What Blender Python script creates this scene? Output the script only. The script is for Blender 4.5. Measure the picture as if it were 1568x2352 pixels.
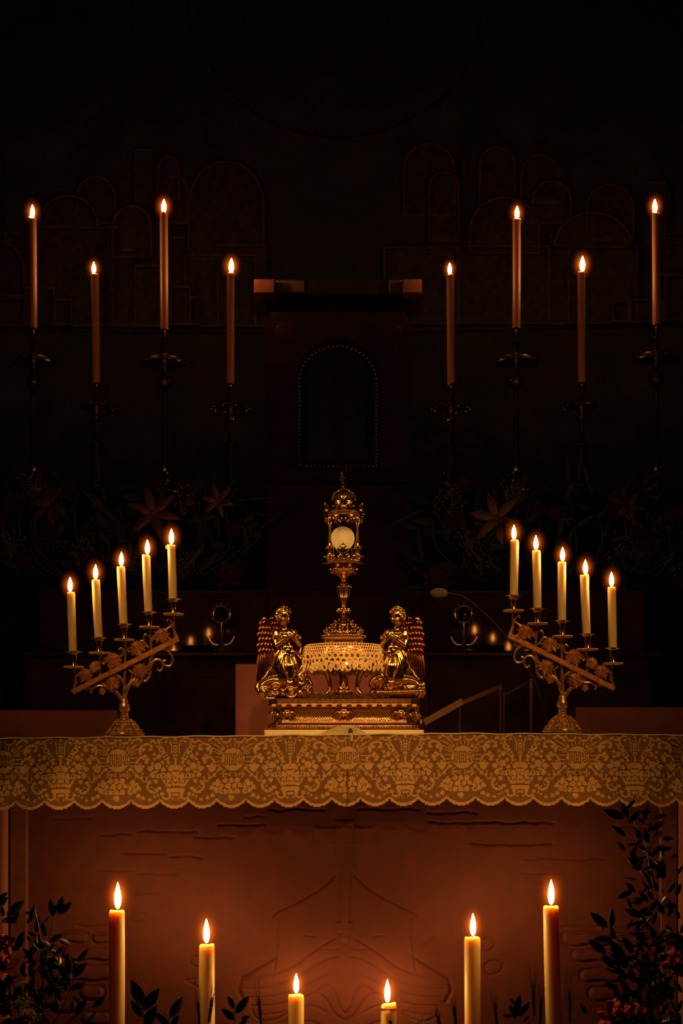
import bpy, math, random
import numpy as np
from mathutils import Vector, Matrix, noise

for _o in list(bpy.data.objects):
    bpy.data.objects.remove(_o)
SC = bpy.context.scene
COL = SC.collection
RNG = random.Random(7)

# ---------------------------------------------------------------- camera, world, light, exposure
D = 7.0            # camera to front edge of the altar (m)
PX = 0.0015        # metres per photo pixel at the altar front (1568 x 2352 frame)
HORIZON = 1880.0   # eye level row
ALTAR_TOP = 1.0
ZC = ALTAR_TOP - (HORIZON - 1690.0) * PX

cam_data = bpy.data.cameras.new('camera')
cam_data.sensor_fit = 'HORIZONTAL'
cam_data.sensor_width = 24.0
cam_data.lens = 24.0 * (D / PX) / 1568.0
cam_data.shift_y = (HORIZON - 1176.0) / 1568.0
cam_data.dof.use_dof = True
cam_data.dof.focus_distance = D + 0.35
cam_data.dof.aperture_fstop = 4.0
cam_data.clip_end = 200
cam = bpy.data.objects.new('camera', cam_data)
COL.objects.link(cam)
cam.location = (0, -D, ZC)
cam.rotation_euler = (math.pi / 2, 0, 0)
SC.camera = cam

world = bpy.data.worlds.new('world')
SC.world = world
world.use_nodes = True
world.node_tree.nodes['Background'].inputs[0].default_value = (1.0, 0.8, 0.45, 1)
world.node_tree.nodes['Background'].inputs[1].default_value = 0.0022

FLAME = 270.0       # radiance of the candle flames


def added_spot(name, loc, target, power, size, blend, color=(1.0, 0.50, 0.15), radius=0.12):
    ld = bpy.data.lights.new(name, 'SPOT')
    ld.energy = power
    ld.color = color
    ld.spot_size = math.radians(size)
    ld.spot_blend = blend
    ld.shadow_soft_size = radius
    o = bpy.data.objects.new(name, ld)
    COL.objects.link(o)
    o.location = loc
    o.rotation_euler = (Vector(target) - Vector(loc)).to_track_quat('-Z', 'Y').to_euler()
    return o


# unseen spot lamps, added out of view to front-light the gold, lace and wax
added_spot('added_altar_spot', (-1.7, -3.6, 4.5), (-0.32, 0.15, 1.36), 320, 20, 0.85)
added_spot('added_altar_spot', (1.8, -3.6, 4.5), (0.40, 0.15, 1.36), 320, 20, 0.85)
added_spot('added_monstrance_spot', (0.25, -5.0, 4.3), (0.01, 0.6, 1.36), 600, 9.5, 0.9)  # extra unseen spot, added to brighten the wafer and doily

SC.view_settings.view_transform = 'Standard'
SC.view_settings.look = 'None'
SC.view_settings.gamma = 1.0
SC.view_settings.use_curve_mapping = False
SC.view_settings.exposure = 0.0
SC.cycles.use_denoising = True
SC.cycles.sample_clamp_indirect = 6.0
SC.cycles.max_bounces = 8
SC.cycles.transparent_max_bounces = 12


# ---------------------------------------------------------------- helpers
def S(Y):
    return PX * (D + Y) / D


def W(px, py, Y):
    s = S(Y)
    return Vector(((px - 784.0) * s, Y, ZC + (HORIZON - py) * s))


def tag(o, label, cat, group=None, kind=None):
    o['label'] = label
    if cat:
        o['category'] = cat
    if group:
        o['group'] = group
    if kind:
        o['kind'] = kind
    return o


def root(name, loc, label, cat, group=None, kind=None):
    o = bpy.data.objects.new(name, None)
    COL.objects.link(o)
    o.location = loc
    o.empty_display_size = 0.02
    return tag(o, label, cat, group, kind)


def wloc(o):
    v = Vector(o.location)
    while o.parent:
        o = o.parent
        v = v + Vector(o.location)
    return v


def catmull(pts, k=6):
    P = [Vector(p) for p in pts]
    if len(P) < 3:
        return P
    out = []
    for i in range(len(P) - 1):
        p0 = P[max(i - 1, 0)]
        p1 = P[i]
        p2 = P[i + 1]
        p3 = P[min(i + 2, len(P) - 1)]
        for j in range(k):
            t = j / k
            out.append(0.5 * ((2 * p1) + (p2 - p0) * t + (2 * p0 - 5 * p1 + 4 * p2 - p3) * t * t
                              + (3 * p1 - p0 - 3 * p2 + p3) * t ** 3))
    out.append(P[-1])
    return out


def lerplist(r, n):
    if isinstance(r, (int, float)):
        return [r] * n
    m = len(r)
    return [float(np.interp(i / (n - 1) * (m - 1), range(m), r)) for i in range(n)]


class MB:
    def __init__(self):
        self.v = []
        self.f = []

    def add(self, vs, fs):
        b = len(self.v)
        self.v.extend([tuple(p) for p in vs])
        self.f.extend([tuple(i + b for i in q) for q in fs])
        return self

    def box(self, a, b):
        x0, y0, z0 = a
        x1, y1, z1 = b
        return self.add([(x0, y0, z0), (x1, y0, z0), (x1, y1, z0), (x0, y1, z0),
                         (x0, y0, z1), (x1, y0, z1), (x1, y1, z1), (x0, y1, z1)],
                        [(0, 3, 2, 1), (4, 5, 6, 7), (0, 1, 5, 4), (1, 2, 6, 5), (2, 3, 7, 6), (3, 0, 4, 7)])

    def bar(self, a, b, w, h):
        """rectangular bar between two points"""
        a = Vector(a)
        b = Vector(b)
        d = (b - a).normalized()
        s = d.cross(Vector((0, 1, 0)))
        if s.length < 1e-4:
            s = Vector((1, 0, 0))
        s.normalize()
        n = s.cross(d)
        vs = []
        for p in (a, b):
            for (i, j) in ((-1, -1), (1, -1), (1, 1), (-1, 1)):
                vs.append(p + s * (i * w / 2) + n * (j * h / 2))
        return self.add(vs, [(0, 1, 2, 3), (7, 6, 5, 4), (0, 4, 5, 1), (1, 5, 6, 2), (2, 6, 7, 3), (3, 7, 4, 0)])

    def lathe(self, c, prof, n=24, mod=None):
        """prof: list of (radius, z) relative to c; mod(a, i) scales the radius"""
        vs, fs = [], []
        m = len(prof)
        for i, (r, z) in enumerate(prof):
            for k in range(n):
                a = 2 * math.pi * k / n
                rr = r * (mod(a, i) if mod else 1.0)
                vs.append((c[0] + rr * math.cos(a), c[1] + rr * math.sin(a), c[2] + z))
        for i in range(m - 1):
            for k in range(n):
                k2 = (k + 1) % n
                fs.append((i * n + k, i * n + k2, (i + 1) * n + k2, (i + 1) * n + k))
        if prof[0][0] > 1e-6:
            fs.append(tuple(reversed(range(n))))
        if prof[-1][0] > 1e-6:
            fs.append(tuple((m - 1) * n + k for k in range(n)))
        return self.add(vs, fs)

    def tube(self, pts, r, n=8, cap=True, flat=1.0):
        P = [Vector(p) for p in pts]
        R = lerplist(r, len(P))
        t = (P[1] - P[0]).normalized()
        u = t.cross(Vector((0, 1, 0)))
        if u.length < 1e-3:
            u = t.cross(Vector((1, 0, 0)))
        u.normalize()
        vs, fs = [], []
        for i, p in enumerate(P):
            if i > 0:
                a = P[i] - P[i - 1]
                b = (P[i + 1] - P[i]) if i + 1 < len(P) else a
                t2 = (a.normalized() + b.normalized())
                t2 = t2.normalized() if t2.length > 1e-6 else a.normalized()
                u = (u - t2 * u.dot(t2))
                if u.length < 1e-6:
                    u = t2.orthogonal()
                u.normalize()
                t = t2
            w = t.cross(u)
            for k in range(n):
                an = 2 * math.pi * k / n
                vs.append(p + (u * math.cos(an) + w * math.sin(an) * flat) * R[i])
        for i in range(len(P) - 1):
            for k in range(n):
                k2 = (k + 1) % n
                fs.append((i * n + k, i * n + k2, (i + 1) * n + k2, (i + 1) * n + k))
        if cap:
            fs.append(tuple(reversed(range(n))))
            fs.append(tuple((len(P) - 1) * n + k for k in range(n)))
        return self.add(vs, fs)

    def ball(self, c, r, nu=10, nv=6, M=None):
        rx, ry, rz = (r, r, r) if isinstance(r, (int, float)) else r
        vs = [Vector((0, 0, -rz))]
        for j in range(1, nv):
            ph = -math.pi / 2 + math.pi * j / nv
            for k in range(nu):
                a = 2 * math.pi * k / nu
                vs.append(Vector((rx * math.cos(ph) * math.cos(a), ry * math.cos(ph) * math.sin(a), rz * math.sin(ph))))
        vs.append(Vector((0, 0, rz)))
        fs = []
        for k in range(nu):
            fs.append((0, 1 + (k + 1) % nu, 1 + k))
        for j in range(nv - 2):
            for k in range(nu):
                k2 = (k + 1) % nu
                fs.append((1 + j * nu + k, 1 + j * nu + k2, 1 + (j + 1) * nu + k2, 1 + (j + 1) * nu + k))
        top = len(vs) - 1
        b = 1 + (nv - 2) * nu
        for k in range(nu):
            fs.append((b + k, b + (k + 1) % nu, top))
        c = Vector(c)
        if M is not None:
            vs = [M @ p for p in vs]
        return self.add([p + c for p in vs], fs)

    def caps(self, a, ra, b, rb, n=12):
        """tapered capsule"""
        a = Vector(a)
        b = Vector(b)
        d = (b - a)
        L = d.length
        d.normalize()
        pts, rs = [], []
        for k in range(5):
            t = -math.pi / 2 + (math.pi / 2) * k / 4
            pts.append(a + d * (ra * math.sin(t)))
            rs.append(max(ra * math.cos(t), ra * 0.02))
        for k in range(5):
            t = (math.pi / 2) * k / 4
            pts.append(b + d * (rb * math.sin(t)))
            rs.append(max(rb * math.cos(t), rb * 0.02))
        return self.tube(pts, rs, n)

    def chain(self, pts, rs, n=12):
        for i in range(len(pts) - 1):
            self.caps(pts[i], rs[i], pts[i + 1], rs[i + 1], n)
        return self

    def torus(self, c, R, r, nR=14, nr=5, M=None):
        vs, fs = [], []
        for i in range(nR):
            a = 2 * math.pi * i / nR
            for k in range(nr):
                b = 2 * math.pi * k / nr
                p = Vector(((R + r * math.cos(b)) * math.cos(a), r * math.sin(b), (R + r * math.cos(b)) * math.sin(a)))
                if M is not None:
                    p = M @ p
                vs.append(Vector(c) + p)
        for i in range(nR):
            for k in range(nr):
                i2 = (i + 1) % nR
                k2 = (k + 1) % nr
                fs.append((i * nr + k, i * nr + k2, i2 * nr + k2, i2 * nr + k))
        return self.add(vs, fs)

    def prism(self, poly, y0, y1):
        """poly: list of (x,z), extruded along Y"""
        n = len(poly)
        vs = [(x, y0, z) for x, z in poly] + [(x, y1, z) for x, z in poly]
        fs = [tuple(range(n)), tuple(reversed(range(n, 2 * n)))]
        for i in range(n):
            j = (i + 1) % n
            fs.append((i, i + n, j + n, j))
        return self.add(vs, fs)

    def mesh(self, name, off=(0, 0, 0), smooth=True, angle=None):
        me = bpy.data.meshes.new(name)
        ox, oy, oz = off
        me.from_pydata([(x - ox, y - oy, z - oz) for x, y, z in self.v], [], self.f)
        if smooth:
            me.polygons.foreach_set('use_smooth', [True] * len(me.polygons))
            if angle:
                try:
                    me.set_sharp_from_angle(angle=math.radians(angle))
                except Exception:
                    pass
        me.update()
        return me

    def build(self, name, mat, parent=None, smooth=True, angle=40, label=None, kind=None):
        off = wloc(parent) if parent else (0, 0, 0)
        me = self.mesh(name, off, smooth, angle)
        me.materials.append(mat)
        o = bpy.data.objects.new(name, me)
        COL.objects.link(o)
        if parent:
            o.parent = parent
        if label:
            o['label'] = label
        if kind:
            o['kind'] = kind
        return o


def center_build(mb, name, mat, label, cat, group=None, kind=None, smooth=True, angle=40):
    """single-mesh thing: origin at its base centre"""
    a = np.array(mb.v)
    lo, hi = a.min(0), a.max(0)
    c = Vector(((lo[0] + hi[0]) / 2, (lo[1] + hi[1]) / 2, lo[2]))
    me = mb.mesh(name, c, smooth, angle)
    me.materials.append(mat)
    o = bpy.data.objects.new(name, me)
    COL.objects.link(o)
    o.location = c
    return tag(o, label, cat, group, kind)


def piece(name, me, parent, M, label=None):
    o = bpy.data.objects.new(name, me)
    COL.objects.link(o)
    o.parent = parent
    o.matrix_local = M
    if label:
        o['label'] = label
    return o


def frame(p, d, nrm, sl=1.0, sw=1.0, st=1.0):
    """matrix: local +Z along d, local -Y towards nrm"""
    z = Vector(d).normalized()
    y = -(Vector(nrm) - z * Vector(nrm).dot(z))
    if y.length < 1e-5:
        y = z.orthogonal()
    y.normalize()
    x = y.cross(z)
    M = Matrix(((x[0] * sw, y[0] * st, z[0] * sl, p[0]), (x[1] * sw, y[1] * st, z[1] * sl, p[1]),
                (x[2] * sw, y[2] * st, z[2] * sl, p[2]), (0, 0, 0, 1)))
    return M


def blade(n=6, w=0.5, bulge=0.10, thick=0.05, tipw=0.0, curl=0.0, pw=0.85, rib=0.0, m=2):
    """unit leaf / feather along +Z, length 1, width w, closed lens shape"""
    vs, fs = [], []
    cols = 2 * m + 1
    for side in (0, 1):
        for i in range(n + 1):
            t = i / n
            hw = w / 2 * (math.sin(math.pi * min(1, (t * 0.96 + 0.02)) ** pw) ** 0.8)
            if tipw and t > 0.5:
                hw = max(hw, w / 2 * tipw * math.sqrt(max(0, 1 - ((t - 0.5) / 0.5) ** 4)))
            for j in range(cols):
                u = (j - m) / m
                yy = -bulge * hw * 2 * (1 - u * u) + curl * t * t - rib * (1 if j == m else 0)
                yy += (thick if side else 0) * (1 - u * u) * (1 - abs(2 * t - 1) ** 4)
                vs.append((u * hw, yy, t))
    for side in (0, 1):
        b = side * (n + 1) * cols
        for i in range(n):
            for j in range(cols - 1):
                q = (b + i * cols + j, b + i * cols + j + 1, b + (i + 1) * cols + j + 1, b + (i + 1) * cols + j)
                fs.append(q if side == 0 else tuple(reversed(q)))
    return MB().add(vs, fs)


def spiral(c, R, turns, a0, hand=1, n=20, depth=0.0, rmin=0.12):
    """flat spiral in the XZ plane"""
    pts = []
    for i in range(n + 1):
        t = i / n
        r = R * (1 - (1 - rmin) * t)
        a = a0 + hand * turns * 2 * math.pi * t
        pts.append(Vector(c) + Vector((r * math.cos(a), -depth * t, r * math.sin(a))))
    return pts


# ---------------------------------------------------------------- materials
def new_mat(name):
    m = bpy.data.materials.new(name)
    m.use_nodes = True
    nt = m.node_tree
    return m, nt, nt.nodes['Principled BSDF']


def mat(name, col, rough=0.5, metal=0.0, var=0.15, scale=20.0, bump=0.0, bscale=None, spec=0.5, col2=None,
        detail=4.0, coat=0.0, rvar=0.0):
    m, nt, p = new_mat(name)
    tc = nt.nodes.new('ShaderNodeTexCoord')
    ns = nt.nodes.new('ShaderNodeTexNoise')
    ns.inputs['Scale'].default_value = scale
    ns.inputs['Detail'].default_value = detail
    nt.links.new(tc.outputs['Object'], ns.inputs['Vector'])
    rp = nt.nodes.new('ShaderNodeValToRGB')
    c2 = col2 or tuple(c * (1 - 2 * var) for c in col)
    c1 = col if col2 else tuple(min(1, c * (1 + var)) for c in col)
    rp.color_ramp.elements[0].position = 0.32
    rp.color_ramp.elements[1].position = 0.68
    rp.color_ramp.elements[0].color = (*c2, 1)
    rp.color_ramp.elements[1].color = (*c1, 1)
    nt.links.new(ns.outputs['Fac'], rp.inputs['Fac'])
    nt.links.new(rp.outputs['Color'], p.inputs['Base Color'])
    p.inputs['Roughness'].default_value = rough
    p.inputs['Metallic'].default_value = metal
    p.inputs['Specular IOR Level'].default_value = spec
    if coat:
        p.inputs['Coat Weight'].default_value = coat
        p.inputs['Coat Roughness'].default_value = 0.08
    if rvar:
        mr = nt.nodes.new('ShaderNodeMapRange')
        mr.inputs['To Min'].default_value = max(0.02, rough - rvar)
        mr.inputs['To Max'].default_value = rough + rvar
        nt.links.new(ns.outputs['Fac'], mr.inputs['Value'])
        nt.links.new(mr.outputs['Result'], p.inputs['Roughness'])
    if bump:
        nb = nt.nodes.new('ShaderNodeTexNoise')
        nb.inputs['Scale'].default_value = bscale or scale * 3
        nb.inputs['Detail'].default_value = 5
        nt.links.new(tc.outputs['Object'], nb.inputs['Vector'])
        bp = nt.nodes.new('ShaderNodeBump')
        bp.inputs['Strength'].default_value = bump
        bp.inputs['Distance'].default_value = 0.002
        nt.links.new(nb.outputs['Fac'], bp.inputs['Height'])
        nt.links.new(bp.outputs['Normal'], p.inputs['Normal'])
    return m


def wax_mat(name, col, scale, weight=1.0):
    m, nt, p = new_mat(name)
    ns = nt.nodes.new('ShaderNodeTexNoise')
    ns.inputs['Scale'].default_value = 14
    tc = nt.nodes.new('ShaderNodeTexCoord')
    nt.links.new(tc.outputs['Object'], ns.inputs['Vector'])
    rp = nt.nodes.new('ShaderNodeValToRGB')
    rp.color_ramp.elements[0].color = (*[c * 0.93 for c in col], 1)
    rp.color_ramp.elements[1].color = (*col, 1)
    nt.links.new(ns.outputs['Fac'], rp.inputs['Fac'])
    nt.links.new(rp.outputs['Color'], p.inputs['Base Color'])
    p.inputs['Roughness'].default_value = 0.42
    p.inputs['Subsurface Weight'].default_value = weight
    p.inputs['Subsurface Radius'].default_value = (1.0, 0.82, 0.5)
    p.inputs['Subsurface Scale'].default_value = scale
    return m


def flame_mat():
    m = bpy.data.materials.new('candle_flame')
    m.use_nodes = True
    nt = m.node_tree
    nt.nodes.clear()
    out = nt.nodes.new('ShaderNodeOutputMaterial')
    em = nt.nodes.new('ShaderNodeEmission')
    tc = nt.nodes.new('ShaderNodeTexCoord')
    sp = nt.nodes.new('ShaderNodeSeparateXYZ')
    nt.links.new(tc.outputs['Generated'], sp.inputs[0])
    rp = nt.nodes.new('ShaderNodeValToRGB')
    e = rp.color_ramp.elements
    e[0].position = 0.0
    e[0].color = (0.10, 0.022, 0.002, 1)
    e[1].position = 1.0
    e[1].color = (0.10, 0.022, 0.002, 1)
    for pos, c in ((0.10, (0.35, 0.13, 0.02)), (0.25, (1.0, 0.53, 0.14)), (0.72, (1.0, 0.53, 0.14)), (0.9, (0.45, 0.17, 0.03))):
        q = e.new(pos)
        q.color = (*c, 1)
    nt.links.new(sp.outputs['Z'], rp.inputs['Fac'])
    nt.links.new(rp.outputs['Color'], em.inputs['Color'])
    em.inputs['Strength'].default_value = FLAME
    nt.links.new(em.outputs[0], out.inputs['Surface'])
    return m


def halo_mat(strength):
    """halo glow around a flame, put in as an emissive volume thinning outwards"""
    m = bpy.data.materials.new('flame_halo')
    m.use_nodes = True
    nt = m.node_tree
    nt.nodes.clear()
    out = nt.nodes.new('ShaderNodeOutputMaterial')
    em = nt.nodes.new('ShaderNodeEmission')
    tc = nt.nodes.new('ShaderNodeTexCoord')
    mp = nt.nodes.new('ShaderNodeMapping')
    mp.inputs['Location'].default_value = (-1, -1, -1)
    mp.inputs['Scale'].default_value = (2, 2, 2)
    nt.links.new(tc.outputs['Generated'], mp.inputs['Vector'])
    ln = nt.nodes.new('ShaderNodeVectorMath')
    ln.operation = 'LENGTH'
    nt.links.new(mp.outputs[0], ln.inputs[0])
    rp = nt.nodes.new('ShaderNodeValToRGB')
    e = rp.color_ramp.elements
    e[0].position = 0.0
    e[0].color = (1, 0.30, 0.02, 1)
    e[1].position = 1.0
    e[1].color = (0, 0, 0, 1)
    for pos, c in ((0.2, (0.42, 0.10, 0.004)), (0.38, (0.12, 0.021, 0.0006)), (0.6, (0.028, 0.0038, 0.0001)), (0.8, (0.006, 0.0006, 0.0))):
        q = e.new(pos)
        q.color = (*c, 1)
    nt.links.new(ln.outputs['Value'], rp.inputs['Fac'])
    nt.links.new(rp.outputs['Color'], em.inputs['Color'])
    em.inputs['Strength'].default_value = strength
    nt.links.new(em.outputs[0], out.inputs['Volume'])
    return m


def glitter_mat(name, col):
    m, nt, p = new_mat(name)
    tc = nt.nodes.new('ShaderNodeTexCoord')
    vo = nt.nodes.new('ShaderNodeTexVoronoi')
    vo.inputs['Scale'].default_value = 420
    nt.links.new(tc.outputs['Object'], vo.inputs['Vector'])
    bp = nt.nodes.new('ShaderNodeBump')
    bp.inputs['Strength'].default_value = 0.9
    bp.inputs['Distance'].default_value = 0.002
    nt.links.new(vo.outputs['Distance'], bp.inputs['Height'])
    nt.links.new(bp.outputs['Normal'], p.inputs['Normal'])
    p.inputs['Base Color'].default_value = (*col, 1)
    p.inputs['Metallic'].default_value = 0.6
    p.inputs['Roughness'].default_value = 0.3
    return m


def glass_mat(name):
    m, nt, p = new_mat(name)
    p.inputs['Base Color'].default_value = (0.9, 0.85, 0.75, 1)
    p.inputs['Transmission Weight'].default_value = 1.0
    p.inputs['Roughness'].default_value = 0.03
    p.inputs['IOR'].default_value = 1.45
    return m


def marble_mat(name, c1, c2, rough, scale=3.0):
    m, nt, p = new_mat(name)
    tc = nt.nodes.new('ShaderNodeTexCoord')
    n1 = nt.nodes.new('ShaderNodeTexNoise')
    n1.inputs['Scale'].default_value = scale
    n1.inputs['Detail'].default_value = 8
    n1.inputs['Distortion'].default_value = 1.6
    nt.links.new(tc.outputs['Object'], n1.inputs['Vector'])
    rp = nt.nodes.new('ShaderNodeValToRGB')
    rp.color_ramp.elements[0].position = 0.35
    rp.color_ramp.elements[0].color = (*c1, 1)
    rp.color_ramp.elements[1].position = 0.75
    rp.color_ramp.elements[1].color = (*c2, 1)
    nt.links.new(n1.outputs['Fac'], rp.inputs['Fac'])
    nt.links.new(rp.outputs['Color'], p.inputs['Base Color'])
    p.inputs['Roughness'].default_value = rough
    p.inputs['Specular IOR Level'].default_value = 0.06
    p.inputs['Specular Tint'].default_value = (1.0, 0.55, 0.3, 1)
    return m


M_GOLD = mat('gilt_metal', (0.60, 0.33, 0.115), 0.18, 1.0, 0.12, 60, 0.10, 260, rvar=0.05)
M_GOLDP = mat('polished_gilt', (0.72, 0.41, 0.14), 0.2, 1.0, 0.08, 60, 0.05, 200)
M_BRASS = mat('brushed_brass', (0.86, 0.46, 0.17), 0.36, 0.85, 0.15, 70, 0.15, 300, rvar=0.08)
M_REDGOLD = mat('reddish_gilt', (0.54, 0.27, 0.11), 0.24, 1.0, 0.15, 60, 0.15, 260)
M_WING = mat('shaded_red_gilt', (0.27, 0.088, 0.034), 0.17, 1.0, 0.15, 60, 0.15, 260)  # same gilt, darkened so the wings look less lit
M_INLAY = mat('dull_red_inlay', (0.07, 0.022, 0.012), 0.6)
M_VINE = mat('matte_gilt_leaf', (0.84, 0.43, 0.15), 0.42, 0.85, 0.18, 120, 0.5, 400)
M_DULL = mat('dull_aged_gilt', (0.30, 0.15, 0.065), 0.36, 1.0, 0.2, 90, 0.3, 300)
M_BRONZE = mat('dark_bronze', (0.30, 0.18, 0.08), 0.28, 1.0, 0.2, 40)
M_WAX = wax_mat('ivory_wax', (0.97, 0.72, 0.31), 0.012, 0.7)
M_WAXF = wax_mat('pillar_wax', (0.95, 0.68, 0.28), 0.03, 0.9)
M_WAXB = wax_mat('tall_candle_wax', (0.66, 0.25, 0.155), 0.008, 0.8)
M_WICK = mat('charred_wick', (0.03, 0.02, 0.015), 0.9)
M_FLAME = flame_mat()
M_HALO = halo_mat(95.0)
M_STONE = mat('carved_red_stone', (0.078, 0.0138, 0.0080), 0.75, 0, 0.07, 14, 0.5, 160, spec=0.25)
M_STONED = mat('dark_red_stone', (0.13, 0.035, 0.022), 0.7, 0, 0.2, 9, 0.3, 90, spec=0.25)
M_BENCH = mat('warm_plaster_stone', (0.21, 0.062, 0.042), 0.8, 0, 0.08, 6, 0.2, 150, spec=0.2)
M_WALL = mat('dark_apse_plaster', (0.018, 0.009, 0.004), 0.85, 0, 0.25, 5, 0.4, 60, spec=0.2)
M_RELIEF = mat('apse_relief_stone', (0.024, 0.010, 0.005), 0.8, 0, 0.3, 30, 0.5, 90, spec=0.2)
M_FLOOR = mat('dark_stone_floor', (0.10, 0.05, 0.03), 0.4, 0, 0.2, 6)
M_MARBLE = marble_mat('brown_polished_marble', (0.020, 0.009, 0.005), (0.050, 0.018, 0.008), 0.045)
M_MARBLE2 = marble_mat('dim_brown_marble', (0.02, 0.008, 0.005), (0.036, 0.014, 0.008), 0.28, 4)
M_PALE = mat('candlelit_marble', (0.14, 0.036, 0.022), 0.9, spec=0.05)  # paler tone makes the cornice ends look candlelit
M_DARK = mat('near_black_shade', (0.004, 0.0025, 0.0015), 0.85, spec=0.08)  # near-black tone puts the gloom of recesses and rear ledges into the colour
M_DOOR = mat('dark_enamel_door', (0.015, 0.01, 0.006), 0.35)
M_CROSSRED = mat('dark_red_enamel', (0.030, 0.004, 0.004), 0.8, spec=0.1)
M_LINEN = mat('white_linen', (0.80, 0.66, 0.36), 0.85, 0, 0.05, 60, 0.2, 700, spec=0.2)
M_LINING = mat('rose_linen_lining', (0.17, 0.05, 0.030), 0.9, 0, 0.08, 30, 0.2, 500, spec=0.1)
M_LACE = mat('ecru_lace_thread', (0.78, 0.43, 0.145), 0.85, 0, 0.07, 80, 0.3, 900, spec=0.15)
M_NET = mat('ecru_net_thread', (0.52, 0.26, 0.10), 0.85, 0, 0.06, 80, spec=0.15)
M_DOILY = mat('cream_crochet_thread', (0.93, 0.68, 0.30), 0.8, 0, 0.05, 80, spec=0.2)
M_HOST = mat('cream_wafer', (0.92, 0.84, 0.55), 0.8, 0, 0.04, 20, spec=0.2)
M_LEAF = mat('dark_green_leaf', (0.012, 0.017, 0.006), 0.38, 0, 0.25, 40)
M_LEAF2 = mat('olive_leaf', (0.018, 0.02, 0.008), 0.42, 0, 0.25, 40)
M_LEAFR = mat('rear_shaded_leaf', (0.006, 0.007, 0.003), 0.6, 0, 0.25, 40, spec=0.25)  # shaded copy of the leaf green, darkened for the unlit rear
M_LEAFR2 = mat('rear_shaded_olive_leaf', (0.012, 0.011, 0.004), 0.6, 0, 0.25, 40, spec=0.25)  # olive leaf darkened likewise, rear gloom in the colour
M_REDR = mat('rear_shaded_petal', (0.042, 0.004, 0.004), 0.7, 0, 0.2, 60, spec=0.2)  # red petal copy with the rear shade put into its colour
M_STEM = mat('brown_green_stem', (0.05, 0.04, 0.02), 0.6)
M_RED = mat('deep_red_petal', (0.13, 0.012, 0.012), 0.6, 0, 0.2, 60)
M_LILY = mat('orange_lily_petal', (0.10, 0.026, 0.010), 0.55, 0, 0.2, 40)
M_RIM = mat('lit_relief_edge', (0.05, 0.019, 0.008), 0.8, 0, 0.3, 30, spec=0.2)  # lighter tone makes the raised rims look lit
M_BABYR = mat('shaded_tiny_blossom', (0.10, 0.075, 0.04), 0.8)  # white blossom darkened to look shaded at the rear
M_GLIT = glitter_mat('glittered_red_petal', (0.45, 0.05, 0.04))
M_BABY = mat('tiny_white_blossom', (0.62, 0.52, 0.34), 0.8)
M_WHEAT = mat('dry_wheat', (0.16, 0.08, 0.03), 0.7)
M_STEEL = mat('brushed_bronze_rail', (0.08, 0.036, 0.02), 0.35, 1.0, 0.1, 50)
M_FOAM = mat('mauve_grey_foam', (0.05, 0.026, 0.02), 0.95, 0, 0.1, 200, 0.3, 500)
M_BLACK = mat('black_rubber', (0.012, 0.008, 0.006), 0.7, spec=0.2)
M_GLASS = glass_mat('clear_glass')


# ================================================================ the setting
def slab(name, x0, x1, y0, y1, Y0, Y1, m, parent=None, Yref=None, bevel=True, label=None, **kw):
    """box given by pixel edges at depth Y0 (front face) and back depth Y1"""
    Yr = Y0 if Yref is None else Yref
    a = W(x0, y1, Yr)
    b = W(x1, y0, Yr)
    mb = MB()
    t = min(0.004, 0.2 * (b.x - a.x), 0.2 * (b.z - a.z))
    vs, fs = [], []
    prof = [(0, 0), (t, -t)]
    # front face with a chamfered edge
    X0, X1, Z0, Z1 = a.x, b.x, a.z, b.z
    rings = [(0, Y1), (0, Y0 + t), (t, Y0)]
    for (i, y) in rings:
        vs += [(X0 + i, y, Z0 + i), (X1 - i, y, Z0 + i), (X1 - i, y, Z1 - i), (X0 + i, y, Z1 - i)]
    for r in range(2):
        for k in range(4):
            k2 = (k + 1) % 4
            fs.append((r * 4 + k, r * 4 + k2, r * 4 + 4 + k2, r * 4 + 4 + k))
    fs.append((8, 9, 10, 11))
    fs.append((3, 2, 1, 0))
    mb.add(vs, fs)
    if parent is None:
        return mb
    return mb.build(name, m, parent, smooth=False, label=label)


mb = MB().box((-6, -9, -0.05), (6, 4.2, 0.0))
f = center_build(mb, 'floor', M_FLOOR, 'dark polished stone floor of the sanctuary', 'floor', kind='structure', smooth=False)

# back wall with relief of a domed town
YW = 3.2
wallb = root('wall_back', (0, YW, 0), 'dark apse wall with faint relief of a domed town', 'wall', kind='structure')
MB().box((-6, YW, 0), (6, YW + 0.2, 7)).build('plaster', M_WALL, wallb, smooth=False)


def arch_poly(cx, base, r, h, top, n=18):
    """dome outline in px: half circle of radius r on a drum down to base"""
    pts = [(cx - r, base)]
    for i in range(n + 1):
        a = math.pi - math.pi * i / n
        pts.append((cx + r * math.cos(a), top + r * h - r * h * math.sin(a)))
    pts.append((cx + r, base))
    return pts


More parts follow.
